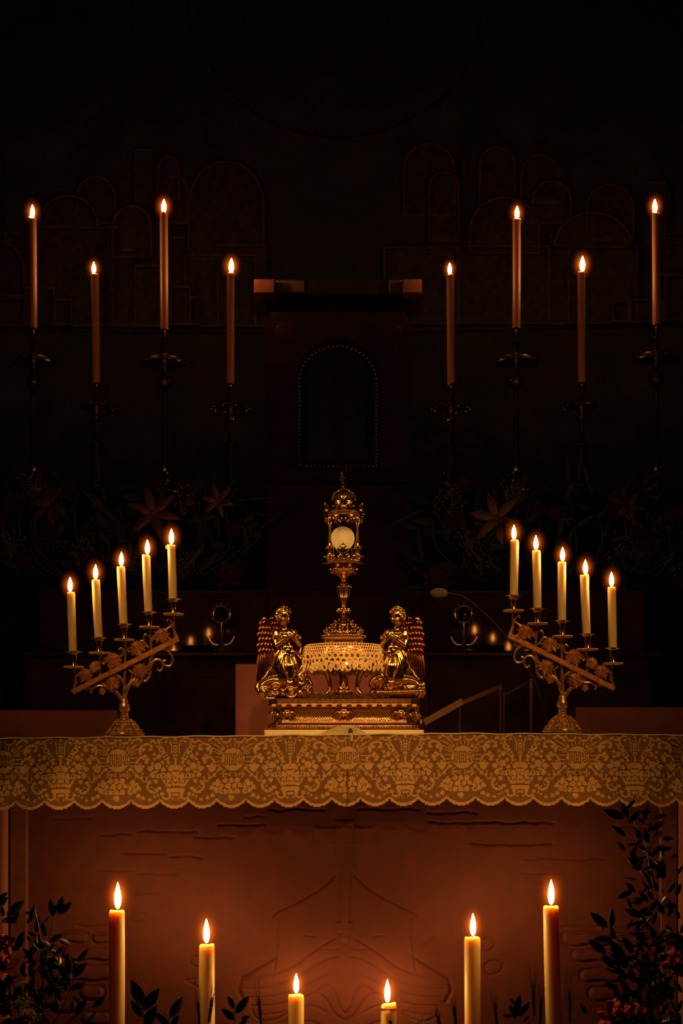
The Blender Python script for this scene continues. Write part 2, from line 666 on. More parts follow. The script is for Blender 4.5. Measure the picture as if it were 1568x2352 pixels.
def relief(name, poly, d, m=None):
    p = [W(x, y, YW) for x, y in poly]
    P2 = [(q.x, q.z) for q in p]
    mb = MB()
    n = len(P2)
    cx = sum(q[0] for q in P2) / n
    cz = sum(q[1] for q in P2) / n
    ex = min(max(q[0] for q in P2) - min(q[0] for q in P2), max(q[1] for q in P2) - min(q[1] for q in P2))
    t = min(0.014, ex * 0.3)
    inner = []
    for (x, z) in P2:
        dx, dz = cx - x, cz - z
        L = math.hypot(dx, dz)
        inner.append((x + dx / L * t, z + dz / L * t))
    vs = [(x, YW, z) for x, z in P2] + [(x, YW - d, z) for x, z in P2] + [(x, YW - d, z) for x, z in inner] + \
         [(x, YW - d * 0.55, z) for x, z in inner]
    fs = []
    for i in range(n):
        j = (i + 1) % n
        for k in range(3):
            fs.append((k * n + i, k * n + j, (k + 1) * n + j, (k + 1) * n + i))
    fs.append(tuple(3 * n + i for i in range(n)))
    mb.add(vs, fs)
    o = mb.build(name, m or M_RELIEF, wallb, smooth=False)
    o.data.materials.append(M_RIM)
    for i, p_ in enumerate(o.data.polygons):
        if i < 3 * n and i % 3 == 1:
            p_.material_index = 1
    return o


for (cx, base, r, h, top, d) in ((520, 600, 88, 1.15, 372, .03), (222, 520, 46, 1.05, 408, .035), (388, 520, 26, 1.2, 360, .03),
                                 (402, 520, 32, 1.0, 408, .04), (160, 527, 70, 1.02, 455, .06), (305, 600, 46, 1.1, 478, .055),
                                 (5, 690, 58, 1.2, 562, .07), (1018, 560, 36, 1.0, 397, .03), (1140, 520, 42, 1.0, 340, .03),
                                 (1265, 520, 46, 1.0, 418, .035), (1156, 590, 82, 1.0, 458, .055), (1398, 560, 56, 1.0, 427, .045),
                                 (1358, 575, 92, 0.92, 494, .065), (1240, 470, 46, 1.0, 356, .02), (985, 500, 60, 1.0, 330, .02)):
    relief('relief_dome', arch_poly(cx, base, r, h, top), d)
for (x0, x1, y0, y1, d) in ((85, 252, 527, 756, .05), (252, 275, 527, 756, .065), (275, 312, 578, 756, .06), (312, 395, 614, 756, .05),
                            (395, 426, 550, 756, .06), (426, 590, 590, 756, .05), (500, 612, 566, 756, .043), (0, 60, 690, 756, .06),
                            (60, 130, 668, 756, .075), (130, 170, 695, 756, .08), (395, 440, 665, 756, .08), (440, 458, 690, 756, .085),
                            (310, 350, 345, 600, .025), (278, 300, 400, 520, .02), (4, 14, 365, 545, .05), (14, 50, 540, 560, .05),
                            (880, 1050, 572, 750, .04), (1050, 1260, 570, 750, .05), (1300, 1460, 572, 750, .055),
                            (1400, 1440, 700, 748, .08), (1440, 1520, 695, 748, .07), (1520, 1568, 640, 746, .085),
                            (1526, 1536, 430, 552, .04), (1480, 1526, 420, 560, .03), (1500, 1568, 552, 640, .05),
                            (1260, 1300, 545, 750, .035), (1300, 1306, 340, 470, .03), (1060, 1068, 300, 470, .02)):
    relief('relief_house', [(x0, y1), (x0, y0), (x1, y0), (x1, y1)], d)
# big faint arch high on the wall
pts = [W(440 + 8 * math.sin(t), 120 - 60 * t, YW) for t in range(4)][::-1]
arc = catmull([W(436, -120, YW), W(446, 60, YW), W(500, 190, YW), W(620, 290, YW), W(784, 325, YW), W(930, 290, YW),
               W(1050, 200, YW), W(1105, 80, YW), W(1120, -120, YW)], 8)
MB().tube(arc, 0.02, 6).build('relief_rim', M_RELIEF, wallb)
# horizontal string course
lp = [W(x, y, YW) for x, y in ((-200, 753), (0, 755), (250, 758), (500, 760), (784, 760), (1050, 756), (1300, 750), (1568, 744), (1800, 738))]
MB().tube(catmull(lp, 5), 0.016, 6).build('string_course', M_RELIEF, wallb)

# ---------------------------------------------------------------- high altar behind (polished marble)
ha = root('high_altar', (0, 1.9, 0), 'polished dark brown marble high altar with stepped ledges', 'altar')
slab('front_panel', 60, 1500, 1506, 1500 + 700, 1.60, 2.2, M_MARBLE, ha)
# vertical stone panels on the front
for (x0, x1) in ((70, 370), (380, 590), (985, 1200), (1210, 1490)):
    slab('marble_panel', x0, x1, 1512, 1720, 1.585, 1.62, M_MARBLE, ha)
slab('table_slab', 40, 1520, 1497, 1507, 1.55, 2.2, M_MARBLE2, ha)
slab('riser', 90, 1480, 1362, 1497, 1.76, 2.3, M_MARBLE, ha)
slab('riser_ledge', 80, 1490, 1356, 1363, 1.74, 2.3, M_MARBLE2, ha)
slab('gradine', -60, 602, 1136, 1362, 1.93, 2.6, M_DARK, ha)
slab('gradine', 951, 1630, 1136, 1362, 1.93, 2.6, M_DARK, ha)
slab('gradine_ledge', -60, 602, 1130, 1137, 1.905, 2.62, M_DARK, ha)
slab('gradine_ledge', 951, 1630, 1130, 1137, 1.905, 2.62, M_DARK, ha)

# tabernacle on its pedestal
tb = root('tabernacle', W(777, 1362, 2.2), 'brown marble tabernacle with arched door edged by gold studs', 'tabernacle')
YT = 2.12
slab('pedestal', 605, 948, 1112, 1356, 2.02, 2.6, M_MARBLE2, tb)
slab('base_block', 615, 964, 1364, 1496, 1.735, 1.765, M_MARBLE, ha)
# body with arched opening: side stiles, top with arch cut
YB = YT


def arch_ring(cx, xin, xout, ytop_in, ybot, rise_in, rise_out, ytop_out, ybot_out, Y0, Y1, m, name, parent, n=20):
    vs, fs = [], []

    def pts(hw, top, rise, bot):
        o = [(cx - hw, bot)]
        for i in range(n + 1):
            a = math.pi - math.pi * i / n
            o.append((cx + hw * math.cos(a), top + rise - rise * math.sin(a)))
        o.append((cx + hw, bot))
        return o
    A = pts(xin, ytop_in, rise_in, ybot)
    B = pts(xout, ytop_out, rise_out, ybot_out)
    k = len(A)
    for L, Y in ((A, Y0), (B, Y0), (A, Y1), (B, Y1)):
        vs += [W(x, y, Y0) + Vector((0, Y - Y0, 0)) for x, y in L]
    for i in range(k):
        j = (i + 1) % k
        fs += [(i, j, k + j, k + i), (2 * k + j, 2 * k + i, 3 * k + i, 3 * k + j), (j, i, 2 * k + i, 2 * k + j),
               (k + i, k + j, 3 * k + j, 3 * k + i)]
    return MB().add(vs, fs).build(name, m, parent, smooth=False)


def arched_body(cx, hw, top, rise, bot, X0, X1, Yt, Yb, Y0, Y1, name, parent, m, n=20):
    """rectangular slab with an arched hole"""
    inn = [(cx - hw, bot)]
    for i in range(n + 1):
        a = math.pi - math.pi * i / n
        inn.append((cx + hw * math.cos(a), top + rise - rise * math.sin(a)))
    inn.append((cx + hw, bot))
    out = []
    for i, (x, y) in enumerate(inn):
        if i == 0:
            out.append((X0, Yb))
        elif i == len(inn) - 1:
            out.append((X1, Yb))
        else:
            dx, dy = x - cx, y - (top + rise)
            k = min((X1 - cx) / abs(dx) if abs(dx) > 1e-6 else 1e9, (top + rise - Yt) / abs(dy) if dy < -1e-6 else 1e9)
            out.append((cx + dx * k, top + rise + dy * k))
    k = len(inn)
    vs = []
    for L, Y in ((inn, Y0), (out, Y0), (inn, Y1), (out, Y1)):
        vs += [W(x, y, Y0) + Vector((0, Y - Y0, 0)) for x, y in L]
    fs = []
    for i in range(k):
        j = (i + 1) % k
        fs += [(i, j, k + j, k + i), (j, i, 2 * k + i, 2 * k + j), (k + i, k + j, 3 * k + j, 3 * k + i)]
    return MB().add(vs, fs).build(name, m, parent, smooth=False)


arched_body(776, 96, 778, 100, 1078, 608, 945, 716, 1112, YB, 2.45, 'surround', tb, M_MARBLE2)
slab('inner_panel', 628, 925, 735, 1105, 2.30, 2.5, M_DARK, tb)
door = slab('door', 690, 864, 800, 1072, 2.22, 2.32, M_DOOR, tb)
MB().box((W(770, 830, 2.21).x, 2.205, W(0, 1062, 2.21).z), (W(782, 830, 2.21).x, 2.222, W(0, 826, 2.21).z)).build('door_cross', M_CROSSRED, door, smooth=False)
MB().box((W(705, 0, 2.21).x, 2.203, W(0, 906, 2.21).z), (W(858, 0, 2.21).x, 2.222, W(0, 893, 2.21).z)).build('cross_arm', M_CROSSRED, door, smooth=False)
for (x, y) in ((772, 898), (776, 978)):
    MB().ball(W(x, y, 2.195), 0.0035).build('stud', M_GOLDP, door)  # small gold balls standing in for glints on the cross
# corner shields
for sx in (660, 893):
    MB().ball(W(sx, 765, YB), (0.06, 0.006, 0.05), 14, 8).build('roundel', M_MARBLE2, tb)
# gold studs around the arch
stud = MB().ball((0, 0, 0), (0.0052, 0.004, 0.0052), 6, 4).mesh('stud')
stud.materials.append(mat('dull_gold_stud', (0.20, 0.11, 0.035), 0.6, 0.5))
spts = []
for i in range(22):
    y = 1068 - i * (1068 - 880) / 22
    spts += [(687, y), (864, y)]
for i in range(27):
    a = math.pi * i / 26
    spts.append((775.5 + 89 * math.cos(a), 880 - 85 * math.sin(a)))
for i in range(17):
    spts.append((693 + i * 10.2, 1071))
tl = wloc(tb)
for (x, y) in spts:
    piece('stud', stud, tb, Matrix.Translation(W(x, y, 2.10) - tl))
arch_ring(776, 84, 93, 790, 1066, 84, 91, 783, 1076, 2.108, 2.14, M_DARK, 'stud_band', tb)
# cornice; candlelight on its ends is put into paler end blocks
slab('cornice', 600, 950, 642, 676, 2.14, 2.5, M_MARBLE2, tb)
slab('cornice_neck', 612, 941, 676, 716, 2.2, 2.5, M_DARK, tb)
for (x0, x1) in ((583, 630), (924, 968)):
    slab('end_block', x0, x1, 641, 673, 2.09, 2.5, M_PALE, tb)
slab('cornice_inlay', 634, 697, 643, 671, 2.13, 2.2, M_INLAY, tb)
slab('cornice_inlay', 893, 922, 643, 671, 2.13, 2.2, M_INLAY, tb)

# low stone blocks between the two altars
for (n, x0, x1, y0, Y0, Y1, lab) in (('stone_block', 540, 962, 1525, 1.20, 1.45, 'tall plain reddish stone block behind the gilt throne'),
                                     ('stone_bench', -60, 268, 1631, 1.25, 1.5, 'low reddish stone bench behind the left candelabrum'),
                                     ('stone_bench', 1322, 1640, 1624, 1.25, 1.5, 'low reddish stone bench behind the right candelabrum')):
    a = W(x0, y0, Y0)
    b = W(x1, y0, Y0)
    m_ = MB()
    t = 0.006
    X0, X1, Z1 = a.x, b.x, a.z
    vs = []
    for (i, y) in ((0, Y1), (0, Y0 + t), (t, Y0)):
        vs += [(X0 + i, y, 0), (X1 - i, y, 0), (X1 - i, y, Z1 - i), (X0 + i, y, Z1 - i)]
    fs = [(8, 9, 10, 11), (3, 2, 1, 0)]
    for r in range(2):
        for k in range(4):
            k2 = (k + 1) % 4
            fs.append((r * 4 + k, r * 4 + k2, r * 4 + 4 + k2, r * 4 + 4 + k))
    m_.add(vs, fs)
    center_build(m_, n, M_BENCH, lab, 'block' if n == 'stone_block' else 'bench', smooth=False)

# ================================================================ the altar
alt = root('altar', (0, 0.5, 0), 'red stone altar with carved ship and cross on its front', 'altar')
MB().box((-1.36, 0.0, 0.90), (1.36, 1.05, 0.985)).build('mensa', M_STONED, alt, smooth=False)
for sx in (-1, 1):
    MB().box((sx * 1.3 - 0.05, 0.12, 0.0), (sx * 1.3 + 0.05, 0.98, 0.90)).build('side_wall', M_STONED, alt, smooth=False)
MB().box((-1.25, 0.9, 0.0), (1.25, 0.98, 0.90)).build('back_wall', M_STONED, alt, smooth=False)
# pilasters at the front corners
for (x0, x1, m_) in ((21, 62, M_STONED), (1516, 1556, M_STONED)):
    slab('pilaster', x0, x1, 1800, 2420, 0.045, 0.2, m_, alt)
for (xc) in (4, 1572):
    p = W(xc, 2420, 0.02)
    r = 15 * S(0.02)
    MB().lathe((p.x, 0.02, 0), [(r * 1.3, 0.0), (r * 1.3, 0.05), (r, 0.07), (r, 0.80), (r * 1.2, 0.83), (r * 1.3, 0.9)], 24).build('corner_column', M_BENCH, alt)

# carved front: a height field cut with the drawing of a ship, a cross, waves and courses of stone
YR = 0.075
STEP = 2.4
gx = np.arange(55, 1522 + STEP, STEP)
gy = np.arange(1760, 2425 + STEP, STEP)
GX, GY = np.meshgrid(gx, gy)
H = np.zeros_like(GX)


def win(x0, x1, y0, y1):
    i0, i1 = np.searchsorted(gy, [y0, y1])
    j0, j1 = np.searchsorted(gx, [x0, x1])
    return slice(max(i0, 0), i1), slice(max(j0, 0), j1)


def pdist(pts, pad=14):
    xs = [p[0] for p in pts]
    ys = [p[1] for p in pts]
    si, sj = win(min(xs) - pad, max(xs) + pad, min(ys) - pad, max(ys) + pad)
    X, Y_ = GX[si, sj], GY[si, sj]
    d = np.full(X.shape, 1e9)
    for (a, b) in zip(pts[:-1], pts[1:]):
        vx, vy = b[0] - a[0], b[1] - a[1]
        L = vx * vx + vy * vy + 1e-9
        t = np.clip(((X - a[0]) * vx + (Y_ - a[1]) * vy) / L, 0, 1)
        d = np.minimum(d, np.hypot(X - a[0] - t * vx, Y_ - a[1] - t * vy))
    return si, sj, d


def smooth2(pts, k=6):
    return [(p.x, p.y) for p in catmull([(x, y, 0) for x, y in pts], k)]


def groove(pts, w, depth, curve=True):
    P = smooth2(pts) if curve and len(pts) > 2 else pts
    si, sj, d = pdist(P)
    H[si, sj] = np.minimum(H[si, sj], -depth * np.clip(1 - d / w, 0, 1) ** 0.8)


def crack(x0, x1, y, depth=6, w=3.0, slope=0):
    r = random.Random(int(x0 * 7 + y))
    n = max(3, int((x1 - x0) / 22))
    P = [(x0 + (x1 - x0) * i / n, y + slope * i / n + r.uniform(-2.5, 2.5)) for i in range(n + 1)]
    groove(P, w, depth, True)
    # ledge just under the crack
    for (a, b) in zip(P[:-1], P[1:]):
        pass


def stone(x0, x1, y0, y1, h):
    """raised rounded long stone"""
    r = (y1 - y0) / 2
    yc = (y0 + y1) / 2
    si, sj = win(x0 - 8, x1 + 8, y0 - 8, y1 + 8)
    X, Y_ = GX[si, sj], GY[si, sj]
    dx = np.maximum(np.maximum(x0 + r - X, X - (x1 - r)), 0)
    wob = 1.6 * np.sin(X / 9.0 + y0)
    d = np.hypot(dx, Y_ - yc + wob) - r
    H[si, sj] = np.maximum(H[si, sj], 0) + h * np.clip(0.5 - d / 5.0, 0, 1)
    H[si, sj] -= 4.0 * np.exp(-((d - 4) / 3.0) ** 2)


def plate(x0, x1, y0, y1, h):
    si, sj = win(x0 - 4, x1 + 4, y0 - 4, y1 + 4)
    X, Y_ = GX[si, sj], GY[si, sj]
    d = np.maximum(np.maximum(x0 - X, X - x1), np.maximum(y0 - Y_, Y_ - y1))
    H[si, sj] += h * np.clip(0.5 - d / 3.0, 0, 1)


for (x0, x1, y, dp) in ((232, 301, 1916, 6), (316, 452, 1909, 8), (446, 538, 1923, 8), (278, 378, 1959, 6), (390, 462, 1968, 6),
                        (502, 607, 1895, 7), (219, 311, 2000, 4), (311, 408, 2007, 4), (288, 362, 2051, 4), (300, 335, 2099, 4), (300, 330, 2116, 4),
                        (620, 747, 1860, 8), (822, 962, 1858, 7), (980, 1095, 1866, 8), (982, 1270, 1889, 10), (1079, 1268, 1939, 9),
                        (1204, 1383, 1972, 5), (1196, 1304, 2004, 4), (1232, 1265, 2026, 3), (105, 250, 2040, 3), (175, 262, 2128, 6),
                        (1290, 1400, 2130, 6), (1385, 1470, 2133, 7), (560, 610, 1874, 4), (120, 210, 1880, 3), (1400, 1500, 1900, 3)):
    crack(x0, x1, y, dp)
for st in ((138, 200, 2145, 2163, 7), (214, 262, 2147, 2163, 7), (146, 262, 2177, 2203, 8), (117, 256, 2224, 2249, 9), (186, 236, 2268, 2292, 8),
           (120, 180, 2300, 2322, 8), (190, 252, 2330, 2350, 8),
           (1295, 1402, 2145, 2169, 9), (1316, 1402, 2187, 2205, 9), (1336, 1424, 2230, 2251, 9), (1355, 1420, 2271, 2295, 9),
           (1408, 1500, 2150, 2172, 8), (1410, 1505, 2192, 2212, 8)):
    stone(*st)
plate(772, 811, 1885, 2160, 5)
plate(722, 861, 1901, 1942, 5)
plate(772, 811, 2160, 2330, 3)
MIR = 792.0


def both(pts, w=2.6, dp=5):
    groove(pts, w, dp)
    groove([(2 * MIR - x, y) for x, y in pts], w, dp)


both([(770, 2012), (740, 2040), (690, 2070), (636, 2096), (628, 2106)], 3, 6)
both([(641, 2108), (638, 2150), (634, 2200), (626, 2240)], 3, 5)
both([(555, 2248), (590, 2226), (634, 2199)], 3.5, 8)
both([(555, 2246), (548, 2275), (560, 2300)], 6, 7)
both([(560, 2254), (623, 2239), (673, 2220), (719, 2186), (769, 2155)], 2.4, 6)
both([(563, 2272), (616, 2269), (673, 2249), (726, 2216), (756, 2200), (779, 2197)], 2.2, 5)
both([(570, 2292), (623, 2289), (666, 2279), (712, 2259), (752, 2239), (779, 2238)], 2.2, 5)
both([(576, 2311), (626, 2309), (660, 2302)], 2.2, 5)
both([(590, 2332), (636, 2328), (660, 2322)], 2.2, 5)
both([(578, 2316), (583, 2332), (603, 2345), (633, 2342), (660, 2327)], 2.4, 6)
both([(699, 2294), (716, 2283), (736, 2285), (752, 2301), (769, 2329), (791, 2344)], 2.4, 6)
both([(729, 2277), (746, 2265), (762, 2269), (772, 2286), (779, 2312), (791, 2328)], 2.4, 6)
both([(699, 2312), (722, 2312), (749, 2326)], 2.2, 5)
both([(699, 2347), (722, 2348), (740, 2360)], 2.2, 5)
both([(735, 2178), (765, 2180), (780, 2176)], 2.0, 4)
both([(700, 2148), (725, 2150)], 2.5, 5)
both([(585, 2150), (600, 2160), (632, 2185)], 2.2, 4)
groove([(560, 2318), (548, 2312)], 2.2, 4)
# letters cut around the ship
groove([(456, 2198), (441, 2199), (438, 2207), (437, 2216), (457, 2223)], 3, 6, False)
groove([(441, 2199), (448, 2196), (457, 2198)], 3, 6)
groove([(458, 2247), (427, 2252), (458, 2271)], 3, 6, False)
groove([(444, 2249), (446, 2262)], 2.5, 5, False)
groove([(1103, 2159), (1118, 2156), (1132, 2161), (1135, 2172), (1128, 2181), (1112, 2187)], 3, 6)
groove([(1112, 2187), (1100, 2180)], 3, 6)
groove([(1113, 2224), (1117, 2213), (1132, 2208), (1147, 2210), (1153, 2220), (1147, 2232), (1130, 2239), (1118, 2236), (1113, 2224)], 3, 6)
# uneven dressed face
nz = np.zeros_like(GX)
rr = np.random.RandomState(3)
for k in range(16):
    fx, fy, ph = rr.uniform(-.12, .12), rr.uniform(-.16, .16), rr.uniform(0, 6.28)
    nz += np.sin(GX * fx + GY * fy + ph) * 0.11
nz += 0.16 * rr.randn(*GX.shape)
H = H + nz
HH = (H * 0.0012)
ny_, nx_ = GX.shape
Xw = (GX - 784.0) * S(YR)
Zw = ZC + (HORIZON - GY) * S(YR)
Yw = YR - HH
verts = np.stack([Xw, Yw, np.maximum(Zw, 0.0)], -1).reshape(-1, 3)
idx = np.arange(ny_ * nx_).reshape(ny_, nx_)
faces = np.stack([idx[1:, :-1], idx[1:, 1:], idx[:-1, 1:], idx[:-1, :-1]], -1).reshape(-1, 4)
me = bpy.data.meshes.new('carved_front')
me.from_pydata((verts - np.array(alt.location)).tolist(), [], faces.tolist())
me.polygons.foreach_set('use_smooth', [True] * len(me.polygons))
me.materials.append(M_STONE)
o = bpy.data.objects.new('carved_front', me)
COL.objects.link(o)
o.parent = alt
MB().box((-1.12, YR + 0.012, 0.0), (1.12, 0.2, 0.90)).build('front_core', M_STONED, alt, smooth=False)

# ================================================================ altar cloth with filet lace
TILE = 263.2
CELL = 2.506
NU = 105
NV = 67
ux = (np.arange(NU) + 0.5) * CELL - TILE / 2
vy = (np.arange(NV) + 0.5) * CELL
U, V = np.meshgrid(ux, vy)
MASK = np.zeros(U.shape, int)
IDS = {'scroll': 1, 'medallion': 2, 'sunburst': 3, 'grape_cluster': 4, 'vine_leaf': 5, 'flower_basket': 6, 'wheat_spray': 7, 'blossom': 8, 'scalloped_hem': 9}


def wrapd(u):
    return (U - u + TILE / 2) % TILE - TILE / 2


def put(d, kind, gap=1.9):
    MASK[(d > 0) & (d < gap)] = 0
    MASK[d <= 0] = IDS[kind]


def disc(u, v, r, kind, sym=True, gap=1.9, ry=None):
    for s in ((1, -1) if sym else (1,)):
        put((np.hypot(wrapd(s * u), (V - v) * r / (ry or r)) - r), kind, gap)


def stroke(pts, w, kind, sym=True, gap=1.0):
    P = smooth2(pts) if len(pts) > 2 else pts
    for s in ((1, -1) if sym else (1,)):
        d = np.full(U.shape, 1e9)
        for (a, b) in zip(P[:-1], P[1:]):
            vx, vyy = b[0] - a[0], b[1] - a[1]
            ax = wrapd(s * a[0]) * s
            ay = V - a[1]
            t = np.clip((ax * vx + ay * vyy) / (vx * vx + vyy * vyy + 1e-9), 0, 1)
            d = np.minimum(d, np.hypot(ax - t * vx, ay - t * vyy))
        put(d - w, kind, gap)


def cut(pts, w):
    P = pts
    for (a, b) in zip(P[:-1], P[1:]):
        vx, vyy = b[0] - a[0], b[1] - a[1]
        ax = U - a[0]
        ay = V - a[1]
        t = np.clip((ax * vx + ay * vyy) / (vx * vx + vyy * vyy + 1e-9), 0, 1)
        MASK[np.hypot(ax - t * vx, ay - t * vyy) < w] = 0


# border scrolls
stroke([(4, 9), (9, 14), (18, 15), (25, 11), (27, 7)], 2.0, 'scroll')
disc(27, 7, 3.4, 'scroll', gap=0.2)
disc(5, 9, 3.2, 'scroll', gap=0.2)
stroke([(31, 16), (34, 10), (42, 6), (50, 6), (54, 10)], 2.2, 'scroll')
disc(31, 15, 3.4, 'scroll', gap=0.2)
disc(53, 9, 3.4, 'scroll', gap=0.2)
# sunburst
for k in range(24):
    a = 2 * math.pi * (k + 0.5) / 24
    r1 = 47 if k % 2 else 40
    if abs(math.sin(a)) > 0.86 and math.sin(a) < 0:
        r1 = 37
    stroke([(math.cos(a) * 31, 54 + math.sin(a) * 31), (math.cos(a) * r1, 54 + math.sin(a) * r1)], 1.35, 'sunburst', sym=False, gap=0)
stroke([(21, 31), (36, 22), (52, 15)], 1.3, 'sunburst', gap=0)
stroke([(26, 39), (36, 33), (46, 28)], 1.3, 'sunburst', gap=0)
# upper C scrolls
stroke([(51, 39), (51, 28), (58, 20), (68, 17), (76, 22), (75, 29)], 3.3, 'scroll')
disc(74, 29, 4.6, 'scroll', gap=0.2)
disc(58, 29, 5.0, 'scroll', gap=0.4)
stroke([(44, 60), (46, 52), (54, 47), (64, 50)], 2.6, 'vine_leaf')
disc(61, 47, 6.5, 'vine_leaf', gap=0.2)
disc(67, 52, 5.2, 'vine_leaf', gap=0.2)
disc(64, 59, 4.2, 'vine_leaf', gap=0.2)
# tulip
disc(48, 74, 8.6, 'blossom')
for (u, v) in ((40, 67), (49, 65), (57, 69)):
    disc(u, v, 3.8, 'blossom', gap=0)
disc(29, 75, 4.6, 'scroll')
stroke([(31, 77), (41, 86), (52, 97), (59, 105)], 1.8, 'scroll')
stroke([(59, 104), (54, 96), (55, 87), (58, 84)], 1.8, 'scroll')
stroke([(61, 104), (65, 99), (66, 93)], 1.8, 'scroll')
stroke([(40, 92), (44, 88)], 2.2, 'scroll')
disc(86, 102, 5.4, 'blossom')
# lower C scrolls
stroke([(71, 106), (67, 113), (71, 123), (81, 128), (89, 124), (94, 119)], 3.0, 'scroll')
disc(71, 106, 5.0, 'scroll', gap=0.3)
disc(94, 119, 5.0, 'scroll', gap=0.3)
disc(77, 116, 2.4, 'scroll', gap=0.3)
disc(83, 121, 2.4, 'scroll', gap=0.3)
# grapes with vine leaves
stroke([(5, 92), (14, 86), (22, 90), (20, 97)], 1.6, 'vine_leaf')
for (u, v, r) in ((35, 119, 12), (33, 107, 7.5), (46, 118, 6), (27, 127, 5.5), (43, 109, 4.5), (51, 121, 3), (25, 113, 4.5), (33, 100, 3)):
    disc(u, v, r, 'vine_leaf', gap=0.3)
cut([(26, 128), (36, 116), (47, 112)], 0.9)
cut([(-26, 128), (-36, 116), (-47, 112)], 0.9)
for (u, v, r) in ((-4, 103, 7.2), (10, 101, 6.2), (-17, 102, 6.0), (4, 115, 7.0), (-11, 115, 7.0), (16, 113, 5.4), (-4, 128, 7.4), (10, 126, 6.2), (-17, 127, 5.6), (-4, 141, 6.6)):
    disc(u, v, r, 'grape_cluster', sym=False)
for (u, v, r) in ((46, 136, 5.2), (57, 141, 4.6), (73, 145, 3.8), (83, 138, 2.8), (91, 134, 2.8)):
    disc(u, v, r, 'blossom')
# flower basket, centred on u = 131.6
BU = TILE / 2
for (u, v, r) in ((91, 68, 9.2), (74, 73, 6.6), (80, 62, 5.0), (101, 61, 5.0), (79, 88, 6.8), (92, 90, 6.0), (87, 80, 4.6), (103, 76, 6.0)):
    disc(u, v, r, 'blossom')
disc(91, 68, 8.6, 'blossom', gap=2.2)
for (u, v, r) in ((124, 74, 9.5), (129, 90, 11), (115, 92, 9), (118, 104, 8), (BU, 104, 9)):
    disc(u, v, r, 'flower_basket', gap=1.3)
stroke([(101, 84), (98, 91), (103, 96), (108, 90), (105, 84)], 2.3, 'flower_basket', gap=1.2)
stroke([(104, 99), (108, 106), (114, 112)], 2.6, 'flower_basket')
for k in range(3):
    disc(BU - 4 - k * 7.5, 110 + (0.5 * k), 3.6, 'flower_basket', gap=1.2, ry=5)
for k in range(10):
    stroke([(114 - k * 0.2 + k * 1.8, 119), (112 + k * 2.0, 125)], 2.1, 'flower_basket', gap=0)
stroke([(111, 125), (BU, 125)], 1.4, 'flower_basket', gap=0)
stroke([(101, 132), (103, 139), (111, 143), (119, 138), (118, 132)], 2.3, 'flower_basket')
disc(101, 132, 4.6, 'flower_basket', gap=0.2)
disc(118, 132, 4.6, 'flower_basket', gap=0.2)
disc(127, 133, 3.8, 'flower_basket', gap=0.8)
disc(125, 142, 2.4, 'flower_basket', gap=0.8)
# wheat and top sprays
stroke([(BU, 46), (BU, 66)], 1.4, 'wheat_spray', gap=0)
for k in range(6):
    disc(BU - 3.4, 10 + k * 6.6, 2.5, 'wheat_spray', gap=1.0, ry=4)
disc(BU, 7, 2.6, 'wheat_spray', ry=4.5)
for (u0, v0, u1, v1, n) in ((112, 50, 93, 21, 6),):
    for k in range(n):
        t = k / (n - 1)
        uu, vv = u0 + (u1 - u0) * t, v0 + (v1 - v0) * t
        disc(uu + 3, vv - 1.5, 3.1, 'wheat_spray', gap=1.1)
        disc(uu - 3.2, vv + 2, 3.1, 'wheat_spray', gap=1.1)
stroke([(124, 62), (112, 52)], 1.3, 'wheat_spray', gap=0)
stroke([(122, 40), (122, 20), (118, 8)], 1.5, 'wheat_spray', gap=0.8)
for (u, v) in ((87, 14), (96, 14), (92, 8)):
    stroke([(u - 3, v), (u + 3, v)], 1.3, 'wheat_spray', gap=0)
    stroke([(u, v - 3), (u, v + 3)], 1.3, 'wheat_spray', gap=0)
stroke([(73, 14), (79, 8), (82, 12)], 2.0, 'scroll')
stroke([(98, 7), (106, 4), (113, 5)], 1.8, 'scroll')
disc(110, 12, 3.0, 'scroll')
for (u, v, r) in ((93, 46, 5.6), (82, 40, 4.0), (84, 52, 4.0), (103, 34, 3.6), (115, 60, 4.4), (112, 68, 3.0)):
    disc(u, v, r, 'vine_leaf', gap=1.2)
# medallion with its letters
disc(0, 54, 26.2, 'medallion', sym=False, gap=2.5)


LETTERS = """.XXXX.XXX.XXX..XXX.
..X.X.X.X.X.X.X...X
..X.X.X.X.X.X.X.XXX
..X.X.X.X.X.X.X.X..
..X.X.X.XXX.X.X..X.
..X.X.X.....X..X..X
..X.X.X.XXX.X...X.X
..X.X.X.X.X.X.XXX.X
XXX.X.X.X.X.X.X...X
X...X.X.X.X.X..XXX.
.XXX..XXX.XXX......""".split()
jc, ic = int(54 / CELL), NU // 2
for dj_, rowt in enumerate(LETTERS):
    for di_, ch in enumerate(rowt):
        if ch == 'X':
            MASK[jc - 5 + dj_, ic - 9 + di_] = 0


def hem_v(u):
    t = ((u - 29.7) / 65.8) % 1.0
    return 147.5 + 17.0 * np.sin(math.pi * t) ** 0.75


HV = hem_v(U)
bump_h = 1.3 * np.abs(np.sin((U - 29.7) / 65.8 * math.pi * 6))
inside = V < HV + bump_h
MASK[(V > HV - 6.5) & inside] = IDS['scalloped_hem']
MASK[~inside] = -1
MASK[(V < 2.2)] = np.where(MASK[(V < 2.2)] > 0, MASK[(V < 2.2)], 0)

TOPX = [-200, 0, 266, 535, 799, 1062, 1326, 1568, 1800]
TOPY = [1696.5, 1696, 1693, 1690.5, 1687, 1684.5, 1686, 1688.5, 1690]


def top_y(px):
    return np.interp(px, TOPX, TOPY)


